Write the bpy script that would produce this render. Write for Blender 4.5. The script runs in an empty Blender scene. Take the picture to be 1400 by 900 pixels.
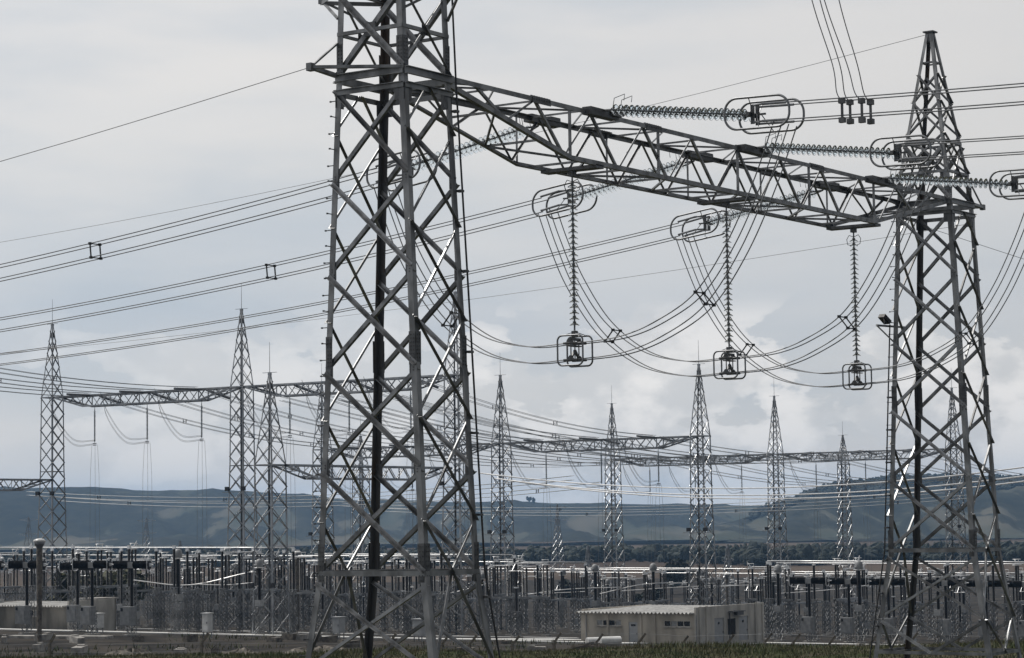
import bpy, math, random
from math import sin, cos, tan, radians, pi, sqrt, atan2
from mathutils import Vector, Matrix
random.seed(7)
SC = bpy.context.scene
COL = SC.collection

# ------------------------------------------------------------------ camera
# world axes: x runs along the big girder (away to the right), y along the gantry rows (away to the left),
# z up with 0 at eye height on the embankment
F, TH, PIT, ROL = 3330.43, radians(34.421), radians(4.53), radians(.801)
R0 = Vector((sin(TH), -cos(TH), 0)); D0 = Vector((cos(TH), sin(TH), 0)); Z0 = Vector((0, 0, 1))
fw = D0 * cos(PIT) + Z0 * sin(PIT); up = -D0 * sin(PIT) + Z0 * cos(PIT)
cx = R0 * cos(ROL) - up * sin(ROL); cy = R0 * sin(ROL) + up * cos(ROL)
cd = bpy.data.cameras.new('camera'); cam = bpy.data.objects.new('camera', cd); COL.objects.link(cam)
cam.matrix_world = Matrix(((cx.x, cy.x, -fw.x, 0), (cx.y, cy.y, -fw.y, 0), (cx.z, cy.z, -fw.z, 0), (0, 0, 0, 1)))
cd.sensor_width = 36; cd.lens = F * 36 / 1400; cd.clip_start = .5; cd.clip_end = 30000
SC.camera = cam

# ------------------------------------------------------------------ sky, sun, exposure
SUN_DIR = Vector((-.10, .995, 0)).normalized() * cos(radians(58)) + Vector((0, 0, sin(radians(58))))
W = bpy.data.worlds.new('World'); SC.world = W; W.use_nodes = True
nt = W.node_tree; nt.nodes.clear()
def N(t, **k):
    n = nt.nodes.new(t)
    for a, b in k.items(): setattr(n, a, b)
    return n
def L(a, b): nt.links.new(a, b)
def val(sock, v): sock.default_value = v
out = N('ShaderNodeOutputWorld'); bg = N('ShaderNodeBackground'); L(bg.outputs[0], out.inputs[0])
val(bg.inputs[1], .1)
sky = N('ShaderNodeTexSky', sky_type='NISHITA', sun_disc=False)
sky.sun_elevation = radians(58); sky.sun_rotation = atan2(SUN_DIR.x, SUN_DIR.y); sky.air_density = 1.0; sky.dust_density = 1.5
tc = N('ShaderNodeTexCoord')
sep = N('ShaderNodeSeparateXYZ'); L(tc.outputs['Generated'], sep.inputs[0])
def ramp(src, stops, interp='EASE'):
    r = N('ShaderNodeValToRGB'); L(src, r.inputs[0]); e = r.color_ramp; e.interpolation = interp
    while len(e.elements) < len(stops): e.elements.new(.5)
    for el, (p, c) in zip(e.elements, stops):
        el.position = p; el.color = (c, c, c, 1) if isinstance(c, (int, float)) else (*c, 1)
    return r.outputs[0]
def wnoise(scale, sc3, detail=6, rough=.55, off=(0, 0, 0)):
    m = N('ShaderNodeMapping'); L(tc.outputs['Generated'], m.inputs[0]); m.inputs['Scale'].default_value = sc3
    m.inputs['Location'].default_value = off
    n = N('ShaderNodeTexNoise'); n.inputs['Scale'].default_value = scale; n.inputs['Detail'].default_value = detail
    n.inputs['Roughness'].default_value = rough; L(m.outputs[0], n.inputs['Vector']); return n.outputs[0]
def mixc(f, a, b, mode='MIX'):
    m = N('ShaderNodeMix', data_type='RGBA', blend_type=mode)
    for s, v in ((m.inputs[0], f), (m.inputs[6], a), (m.inputs[7], b)):
        if hasattr(v, 'is_linked'): L(v, s)
        else: s.default_value = v if isinstance(v, (int, float)) else (*v, 1)
    return m.outputs[2]
# high overcast sheet: a lighter veil higher up, bluish grey gaps lower down, soft cumulus heads near the horizon
veil = ramp(sep.outputs[2], [(0, (8.9, 8.4, 7.9)), (.035, (8.1, 7.75, 7.35)), (.09, (6.5, 6.7, 6.9)), (.15, (7.8, 7.65, 7.45)), (.24, (8.2, 8.0, 7.85)), (1, (8.4, 8.3, 8.2))], 'LINEAR')
n1 = wnoise(5, (1, 1, 4.2), 5, .5)
veil2 = mixc(ramp(n1, [(.38, .0), (.66, 1)]), veil, mixc(1.0, veil, (.82, .87, .925), 'MULTIPLY'))
n2 = wnoise(15, (1, 1, 2.1), 9, .52, (3.1, 1.7, .4))
lowband = ramp(sep.outputs[2], [(0, .9), (.05, 1), (.076, .75), (.094, .0)])
cum = ramp(n2, [(.47, 0), (.492, .7), (.53, .95), (.62, 1)])
dl = N('ShaderNodeVectorMath', operation='DOT_PRODUCT'); L(tc.outputs['Generated'], dl.inputs[0]); dl.inputs[1].default_value = R0
dm = N('ShaderNodeMapRange'); L(dl.outputs['Value'], dm.inputs[0])
for i, v in enumerate((-.19, .05, .35, 1.0)): dm.inputs[i + 1].default_value = v
c0 = N('ShaderNodeMath', operation='MULTIPLY'); L(cum, c0.inputs[0]); L(dm.outputs[0], c0.inputs[1])
cm = N('ShaderNodeMath', operation='MULTIPLY'); L(c0.outputs[0], cm.inputs[0]); L(lowband, cm.inputs[1])
n3 = wnoise(26, (1, 1, 1.6), 8, .55, (1.1, .7, .2))
puff = mixc(ramp(n3, [(.40, 0), (.58, 1)]), (7.5, 7.4, 7.3), (10.3, 9.9, 9.5))
sheet = mixc(cm.outputs[0], veil2, puff)
n4 = wnoise(3.2, (1, 1, 9), 4, .5, (.3, 2.2, .1))
thin = ramp(n4, [(.3, .93), (.7, 1.0)])
cov = mixc(thin, sky.outputs[0], sheet)
# the cloud sheet is brightest towards the sun's half of the sky and thicker (darker) behind the viewer
dp = N('ShaderNodeVectorMath', operation='DOT_PRODUCT'); L(tc.outputs['Generated'], dp.inputs[0])
fdir = (D0 * .8 - R0 * .6); fdir.normalize(); dp.inputs[1].default_value = fdir
dr = N('ShaderNodeMapRange'); L(dp.outputs['Value'], dr.inputs[0])
for i, v in enumerate((-1, .95, .22, 1.05)): dr.inputs[i + 1].default_value = v
fin = mixc(1.0, cov, dr.outputs[0], 'MULTIPLY')
L(fin, bg.inputs[0])
sd = bpy.data.lights.new('sun', 'SUN'); sun = bpy.data.objects.new('sun', sd); COL.objects.link(sun)
sd.energy = 3.0; sd.angle = radians(.6); sd.color = (1, .96, .9)
sun.rotation_euler = SUN_DIR.to_track_quat('Z', 'Y').to_euler(); sun.location = (60, 40, 60)
SC.view_settings.view_transform = 'Standard'; SC.view_settings.look = 'None'; SC.view_settings.gamma = 1
SC.view_settings.exposure = 0
try: SC.view_settings.use_curve_mapping = False
except Exception: pass
SC.cycles.use_denoising = True
SC.cycles.max_bounces = 6; SC.cycles.volume_bounces = 0; SC.cycles.transparent_max_bounces = 8
SC.cycles.sample_clamp_indirect = 6

# ------------------------------------------------------------------ materials
def mat(name, col, rough=.6, metal=0.0, var=.0, scale=1.0, col2=None, bump=0.0, spec=.5, trans=0.0, detail=5, stretch=(1, 1, 1), lo=.35, hi=.65, coord='Object'):
    global nt
    m = bpy.data.materials.new(name); m.use_nodes = True; nt = m.node_tree
    p = nt.nodes['Principled BSDF']
    p.inputs['Roughness'].default_value = rough; p.inputs['Metallic'].default_value = metal
    p.inputs['Specular IOR Level'].default_value = spec
    if trans: p.inputs['Transmission Weight'].default_value = trans
    p.inputs['Base Color'].default_value = (*col, 1)
    if var or col2 or bump:
        g = N('ShaderNodeNewGeometry') if coord == 'World' else N('ShaderNodeTexCoord')
        mp = N('ShaderNodeMapping'); L(g.outputs['Position' if coord == 'World' else 'Object'], mp.inputs[0]); mp.inputs['Scale'].default_value = stretch
        n = N('ShaderNodeTexNoise'); n.inputs['Scale'].default_value = scale; n.inputs['Detail'].default_value = detail
        L(mp.outputs[0], n.inputs['Vector'])
        c2 = col2 or tuple(min(1, c * (1 + var)) for c in col); c1 = col if col2 else tuple(c * (1 - var) for c in col)
        r = ramp(n.outputs[0], [(lo, c1), (hi, c2)])
        L(r, p.inputs['Base Color'])
        if bump:
            b = N('ShaderNodeBump'); b.inputs['Strength'].default_value = bump; b.inputs['Distance'].default_value = .05
            L(n.outputs[0], b.inputs['Height']); L(b.outputs[0], p.inputs['Normal'])
        if rough < .7:
            rr = N('ShaderNodeMapRange'); L(n.outputs[0], rr.inputs[0]); rr.inputs[3].default_value = max(.05, rough - .12); rr.inputs[4].default_value = min(1, rough + .15)
            L(rr.outputs[0], p.inputs['Roughness'])
    return m
M = {}
M['steel'] = mat('galvanised_steel', (.20, .204, .21), .48, .5, .4, 2.2, stretch=(1, 1, .5))
M['steel2'] = mat('galvanised_steel_brace', (.19, .193, .198), .42, .65, .4, 3.0)
M['steel3'] = mat('galvanised_steel_dull', (.15, .152, .155), .5, .6, .4, 1.7, stretch=(1, 1, .4))
M['steel4'] = mat('galvanised_steel_new', (.27, .273, .278), .34, .75, .25, 4.0)
M['rusty'] = mat('weathered_steel', (.10, .10, .103), .6, .4, 0, 1.3, col2=(.12, .085, .062), lo=.5, hi=.72, stretch=(1, 1, .3))
M['fsteel'] = mat('far_galvanised_steel', (.26, .264, .27), .32, .85, .3, .5)
M['psteel'] = mat('pedestal_steel', (.21, .213, .217), .42, .7, .35, .8)
M['plate'] = mat('plate_steel', (.10, .102, .106), .5, .5, .3, 4)
M['porc'] = mat('dark_porcelain', (.010, .008, .008), .3, 0, .3, 5)
M['glass'] = mat('toughened_glass', (.95, .985, 1.0), .04, 0, .01, 8, trans=1.0)
M['glass'].node_tree.nodes['Principled BSDF'].inputs['IOR'].default_value = 1.10
M['cap'] = mat('cap_iron', (.17, .175, .185), .5, .6, .2, 8)
M['wire'] = mat('aluminium_wire_weathered', (.20, .205, .215), .5, .6, .15, 2)
M['fwire'] = mat('far_wire', (.20, .21, .22), .55, .5, .1, 2)
M['brightwire'] = mat('sun_whitened_aluminium_wire', (.82, .82, .82), .4, .2, .05, 2)  # sunlit white of the low strain bus put into the base colour
M['alu'] = mat('aluminium_tube', (.72, .725, .73), .34, .55, .1, 3)
M['ring'] = mat('corona_ring_aluminium', (.20, .205, .215), .4, .6, .2, 3)
M['black'] = mat('black_rubber', (.012, .012, .014), .5, 0, .2, 4)
M['concrete'] = mat('concrete', (.30, .285, .265), .9, 0, .3, 1.8, bump=.2)
M['oldconc'] = mat('weathered_concrete', (.13, .115, .098), .9, 0, .4, 3, bump=.3)
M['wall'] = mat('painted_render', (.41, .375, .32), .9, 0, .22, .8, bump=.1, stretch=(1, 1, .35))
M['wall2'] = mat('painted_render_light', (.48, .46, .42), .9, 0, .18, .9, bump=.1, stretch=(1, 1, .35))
M['oldwall'] = mat('dirty_render', (.20, .187, .165), .9, 0, .3, .7, bump=.1, stretch=(1, 1, .3))
M['roof'] = mat('fibre_cement_sheet', (.60, .59, .57), .85, 0, .2, 1.2)
M['door'] = mat('grey_painted_door', (.36, .37, .38), .5, 0, .08, 2)
M['dark'] = mat('dark_window_glass', (.012, .013, .016), .15, 0, .2, 3)
M['opening_dark'] = mat('dark_opening', (.025, .022, .02), .9, 0, .4, 3)  # shade inside the building's side opening, painted as a dark panel colour
M['box'] = mat('grey_cabinet', (.24, .245, .25), .5, .1, .12, 3)
M['white'] = mat('white_paint', (.66, .66, .65), .5, 0, .1, 2)
M['lamp'] = mat('lamp_dome', (.55, .55, .54), .3, 0, .05, 3)
M['gravel'] = mat('yard_gravel', (.018, .017, .016), .95, 0, 0, .22, col2=(.052, .045, .038), bump=.5, detail=9, coord='World', spec=.06)
M['road'] = mat('concrete_road', (.58, .575, .56), .9, 0, .12, .5, detail=8, coord='World', spec=.1)
M['grass'] = mat('grass_ground', (.032, .040, .012), .95, 0, 0, .6, col2=(.062, .052, .034), bump=.6, detail=9, coord='World', spec=.06)
M['blade'] = mat('grass_blades', (.050, .074, .016), .7, 0, 0, .35, col2=(.105, .092, .045), coord='World')
M['field'] = mat('ploughed_field', (.058, .043, .033), .95, 0, 0, .006, col2=(.10, .078, .060), detail=9, coord='World', spec=.04, lo=.3, hi=.7)
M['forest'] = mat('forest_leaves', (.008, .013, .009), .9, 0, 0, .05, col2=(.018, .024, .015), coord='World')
M['leaf'] = mat('bush_leaves', (.022, .026, .010), .8, 0, 0, .7, col2=(.055, .055, .016), coord='World')
M['bark'] = mat('bark', (.05, .04, .03), .9, 0, .3, 2)
# hills: forest on the steep upper slopes, pasture on the fans below
hm = bpy.data.materials.new('hill_cover'); hm.use_nodes = True; nt = hm.node_tree
p = nt.nodes['Principled BSDF']; p.inputs['Roughness'].default_value = .95; p.inputs['Specular IOR Level'].default_value = .1
g = N('ShaderNodeNewGeometry')
def pnoise(scale, st, det=8, rough=.5):
    m0 = N('ShaderNodeMapping'); L(g.outputs['Position'], m0.inputs[0]); m0.inputs['Rotation'].default_value = (0, 0, -TH)
    mp = N('ShaderNodeMapping'); L(m0.outputs[0], mp.inputs[0]); mp.inputs['Scale'].default_value = st
    n = N('ShaderNodeTexNoise'); n.inputs['Scale'].default_value = scale; n.inputs['Detail'].default_value = det; n.inputs['Roughness'].default_value = rough
    L(mp.outputs[0], n.inputs['Vector']); return n.outputs[0]
sz = N('ShaderNodeSeparateXYZ'); L(g.outputs['Position'], sz.inputs[0])
hz = N('ShaderNodeMapRange'); L(sz.outputs[2], hz.inputs[0]); hz.inputs[1].default_value = -16; hz.inputs[2].default_value = 30
ad = N('ShaderNodeMath', operation='ADD'); L(pnoise(.0075, (.16, 1, 1.5), 9, .62), ad.inputs[0])
ml = N('ShaderNodeMath', operation='MULTIPLY'); L(hz.outputs[0], ml.inputs[0]); ml.inputs[1].default_value = .13; L(ml.outputs[0], ad.inputs[1])
fm = ramp(ad.outputs[0], [(.505, 0), (.54, .85), (.60, 1)])
past = mixc(ramp(pnoise(.014, (.2, 1, 1)), [(.35, 0), (.7, 1)]), (.045, .052, .038), (.10, .092, .072))
frst = mixc(ramp(pnoise(.06, (.3, 1, 1), 4, .7), [(.35, 0), (.65, 1)]), (.006, .009, .008), (.022, .025, .018))
L(mixc(fm, past, frst), p.inputs['Base Color'])
M['hill'] = hm

# ------------------------------------------------------------------ mesh helpers
V3 = Vector
class MB:
    def __init__(s): s.v = []; s.f = []; s.smooth = False
    def quadgrid(s, rows, closed_u=False, closed_v=False, caps=True):
        b = len(s.v); nr = len(rows); nc = len(rows[0])
        for r in rows: s.v += [tuple(p) for p in r]
        for i in range(nr if closed_u else nr - 1):
            i2 = (i + 1) % nr
            for j in range(nc if closed_v else nc - 1):
                j2 = (j + 1) % nc
                s.f.append((b + i * nc + j, b + i2 * nc + j, b + i2 * nc + j2, b + i * nc + j2))
        if caps and closed_v and not closed_u:
            s.f.append(tuple(b + j for j in range(nc)))
            s.f.append(tuple(b + (nr - 1) * nc + j for j in reversed(range(nc))))
    def box(s, c, sz, ax=None):
        c = V3(c); ax = ax or (V3((1, 0, 0)), V3((0, 1, 0)), V3((0, 0, 1)))
        b = len(s.v); h = [ax[i] * (sz[i] / 2) for i in range(3)]
        for sx, sy, z in ((-1, -1, -1), (1, -1, -1), (1, 1, -1), (-1, 1, -1), (-1, -1, 1), (1, -1, 1), (1, 1, 1), (-1, 1, 1)):
            s.v.append(tuple(c + h[0] * sx + h[1] * sy + h[2] * z))
        for q in ((3, 2, 1, 0), (4, 5, 6, 7), (0, 1, 5, 4), (1, 2, 6, 5), (2, 3, 7, 6), (3, 0, 4, 7)): s.f.append(tuple(b + i for i in q))
    def bar(s, p0, p1, w, h=None):
        p0 = V3(p0); p1 = V3(p1); d = (p1 - p0); l = d.length
        if l < 1e-6: return
        d /= l; a = V3((0, 0, 1)) if abs(d.z) < .95 else V3((1, 0, 0))
        q = d.cross(a).normalized(); r = q.cross(d)
        s.box((p0 + p1) / 2, (l, w, h or w), (d, q, r))
    def prism(s, p0, p1, q, n, poly):
        p0 = V3(p0); p1 = V3(p1); b = len(s.v); k = len(poly)
        for P in (p0, p1):
            for a, c in poly: s.v.append(tuple(P + q * a + n * c))
        for i in range(k):
            j = (i + 1) % k; s.f.append((b + i, b + j, b + k + j, b + k + i))
        s.f.append(tuple(b + i for i in reversed(range(k)))); s.f.append(tuple(b + k + i for i in range(k)))
    def angle(s, p0, p1, n, w, t=None, out=-1, off=0.0, sf=1.0):
        """rolled angle section: one flange in the plane with normal n, the other standing on its lower edge (out=+1 outward)"""
        p0 = V3(p0); p1 = V3(p1); n = V3(n).normalized(); d = (p1 - p0).normalized(); t = t or w * .13
        q = n.cross(d); 
        if q.length < 1e-4: q = V3((0, 0, 1)).cross(d)
        q.normalize()
        if q.z < -1e-6 or (abs(q.z) < 1e-6 and q.x < 0): q = -q
        n = d.cross(q) if d.cross(q).dot(n) > 0 else q.cross(d)
        o = out
        poly = [(-w / 2, 0), (w / 2, 0), (w / 2, o * t), (-w / 2 + t, o * t), (-w / 2 + t, o * w * sf), (-w / 2, o * w * sf)]
        poly = [(a, c + off) for a, c in poly]
        s.prism(p0, p1, q, n, poly)
    def corner(s, p0, p1, ea, eb, w, t):
        """leg angle: heel on the p0-p1 line, flanges along ea and eb"""
        s.prism(p0, p1, V3(ea), V3(eb), [(0, 0), (w, 0), (w, t), (t, t), (t, w), (0, w)])
    def tube(s, pts, r, n=6, closed=False):
        pts = [V3(p) for p in pts]; rows = []; m = len(pts); up = None
        for i, P in enumerate(pts):
            a = pts[(i - 1) % m] if (closed or i > 0) else P; c = pts[(i + 1) % m] if (closed or i < m - 1) else P
            d = (c - a).normalized()
            if up is None:
                h = V3((0, 0, 1)) if abs(d.z) < .9 else V3((1, 0, 0)); up = (h - d * h.dot(d)).normalized()
            else:
                up = (up - d * up.dot(d))
                if up.length < 1e-5: up = V3((1, 0, 0)) if abs(d.x) < .9 else V3((0, 1, 0)); up = up - d * up.dot(d)
                up.normalize()
            sd_ = d.cross(up)
            rr = r[i] if isinstance(r, (list, tuple)) else r
            rows.append([P + up * (cos(2 * pi * k / n) * rr) + sd_ * (sin(2 * pi * k / n) * rr) for k in range(n)])
        s.quadgrid(rows, closed, True)
    def lathe(s, prof, c=(0, 0, 0), axis=(0, 0, 1), n=12):
        c = V3(c); d = V3(axis).normalized(); h = V3((0, 0, 1)) if abs(d.z) < .9 else V3((1, 0, 0))
        a = (h - d * h.dot(d)).normalized(); b = d.cross(a)
        s.quadgrid([[c + d * z + a * (cos(2 * pi * k / n) * r) + b * (sin(2 * pi * k / n) * r) for k in range(n)] for r, z in prof], False, True)
    def build(s, name, m, parent=None, smooth=False, origin=None):
        o = origin if origin is not None else (root_loc(parent) if parent else V3((0, 0, 0)))
        me = bpy.data.meshes.new(name)
        me.from_pydata([(x - o[0], y - o[1], z - o[2]) for x, y, z in s.v], [], s.f)
        me.materials.append(M[m] if isinstance(m, str) else m)
        if smooth or s.smooth: me.polygons.foreach_set('use_smooth', [True] * len(me.polygons))
        ob = bpy.data.objects.new(name, me); COL.objects.link(ob)
        if parent: ob.parent = parent
        else: ob.location = o
        return ob
def root_loc(o):
    while o.parent: o = o.parent
    return o.location
def tag(o, label, cat, group=None):
    o['label'] = label; o['category'] = cat
    if group: o['group'] = group
    return o
def thing(name, label, cat, loc=(0, 0, 0), group=None):
    o = bpy.data.objects.new(name, None); o.empty_display_size = .2; COL.objects.link(o); o.location = V3(loc)
    return tag(o, label, cat, group)
def struct(o): o['kind'] = 'structure'; return o
def dup(root, loc, label=None, group=None, rotz=0.0):
    r = root.copy(); COL.objects.link(r); r.location = V3(loc); r.rotation_euler = (0, 0, rotz)
    if label: r['label'] = label
    if group: r['group'] = group
    for ch in list(root.children):
        c = ch.copy(); COL.objects.link(c); c.parent = r
        for g_ in list(ch.children):
            e = g_.copy(); COL.objects.link(e); e.parent = c
    return r
def lerp(a, b, t): return a + (b - a) * t
def interp(tab, x):
    if x <= tab[0][0]: return tab[0][1]
    for (a, p_), (b, q_) in zip(tab, tab[1:]):
        if x <= b: return lerp(p_, q_, (x - a) / (b - a))
    return tab[-1][1]
def smooth(t): t = max(0, min(1, t)); return t * t * (3 - 2 * t)
def hnoise(x, y):
    return (sin(x * 1.3 + 2.1 * sin(y * .7)) + sin(y * 1.7 + 1.3 * sin(x * .9 + 1)) + .5 * sin(x * 3.1 + y * 2.3)) / 2.5
def ray(x, y):
    px = x - 700; py = 450 - y
    a = (px * cos(ROL) + py * sin(ROL)) / F; b = (-px * sin(ROL) + py * cos(ROL)) / F
    D = cos(PIT) - b * sin(PIT); z = sin(PIT) + b * cos(PIT)
    return (R0 * a + D0 * D) + V3((0, 0, z)), D
def uvd(x, D):                     # ground point under bearing x at forward distance D
    r, d = ray(x, 713); r = r * (D / d); return r.x, r.y
def fdist(u, v): return u * D0.x + v * D0.y
def lat(u, v): return u * R0.x + v * R0.y
def gz(u, v):
    """terrain height: level verge, grassy bank, gravel yard falling away, valley fields"""
    D = fdist(u, v); X = lat(u, v)
    near = -5.62 + .10 * hnoise(u * .35, v * .35)
    s_ = max(D, 1)
    yard = -11.5 - .045 * (min(u, 400) - 200) + .006 * (v - 170) - .0012 * max(0, u - 400)
    yard = min(yard, -9.2) if u < 170 else yard
    if u < 170: yard = -10.15 + .006 * (v - 170) - .0
    far = -19.0
    t = smooth((D - 104) / 60)
    z = lerp(near, yard, t)
    return lerp(z, far, smooth((D - 430) / 500))

# ------------------------------------------------------------------ terrain
def polar(angs, ds, zf):
    m = MB(); rows = []
    for d in ds:
        row = []
        for a in angs:
            x = tan(a) * d; P = D0 * d + R0 * x; row.append((P.x, P.y, zf(P.x, P.y)))
        rows.append(row)
    m.quadgrid(rows, False, False, False); return m
angs = [radians(-52 + 104 * i / 150) for i in range(151)]
def span(a, b, n): return [a + (b - a) * i / n for i in range(n + 1)]
struct(polar(angs, span(-30, 60, 9) + span(62, 170, 54), gz).build('verge_ground', 'grass', smooth=True))
struct(polar(angs, span(170, 800, 110), gz).build('yard_ground', 'gravel', smooth=True))
struct(polar(angs, span(800, 1000, 16) + span(1030, 2300, 20), gz).build('field_ground', 'field', smooth=True))
sky_far = [(-1500, 640), (-300, 668), (0, 668), (180, 669), (330, 671), (420, 678), (470, 684), (620, 686), (720, 687.5), (900, 690), (1075, 691), (1200, 690), (1900, 694), (3000, 670)]
sky_near = [(960, -1), (1010, 8), (1050, 20), (1080, 32), (1110, 41), (1140, 47), (1165, 53), (1215, 57), (1260, 58), (1300, 57), (1400, 53), (1480, 58), (1700, 50), (2000, 20), (2400, 0)]
def hillz(u, v):
    D = fdist(u, v); X = lat(u, v); x = 700 + F * X / max(D, 1)
    hor = 713.5 - .014 * (x - 700)
    ztop = (hor - interp(sky_far, x)) * 3900 / F
    w = hnoise(x * .012 + 3, D * .0012) ; w2 = hnoise(x * .035, D * .004 + 5)
    t = (D - 2350 - 260 * w) / 1500
    t = max(0, min(1, t)); prof = .30 * t + .70 * smooth((t - .32) / .6)
    z = -19 + (ztop + 19) * prof + (8 * w2 + 6 * w + 5 * hnoise(x * .07, D * .006)) * 4 * t * (1 - t)
    if D > 3950: z = min(z, ztop)
    hn = interp(sky_near, x)
    if hn > 0:
        zt = (hor - 716 + hn + 0 * hor) * 2900 / F if False else (hn - 4) * 2900 / F - 4
        t2 = max(0, min(1, (D - 2050 - 120 * w2) / 800)); back = 1 - smooth((D - 2950) / 500)
        z2 = -19 + (zt + 19) * (.25 * t2 + .75 * smooth((t2 - .15) / .8)) * back + (3 * w2 + 4 * hnoise(x * .05 + 2, D * .01)) * t2 * (1.1 - t2) * 3 * back
        z = max(z, z2)
    return z
ha = [radians(-40 + 80 * i / 420) for i in range(421)]
struct(polar(ha, span(1900, 3400, 60) + span(3440, 4300, 22) + [4700, 5600], hillz).build('hills', 'hill', smooth=True))

# ------------------------------------------------------------------ haze
hb = MB()
hb.box((0, 0, 0), (1, 1, 1))
B = 6400
m_h = bpy.data.materials.new('haze'); m_h.use_nodes = True; nt = m_h.node_tree; nt.nodes.clear()
o_ = N('ShaderNodeOutputMaterial'); pv = N('ShaderNodeVolumePrincipled'); L(pv.outputs[0], o_.inputs['Volume'])
pv.inputs['Color'].default_value = (.37, .62, .97, 1); pv.inputs['Density'].default_value = .0001; pv.inputs['Anisotropy'].default_value = .1
hz_ = MB(); hz_.box((2200, 1500, 35), (11000, 11000, 220)); ho = hz_.build('haze', m_h); ho['kind'] = 'stuff'

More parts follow.
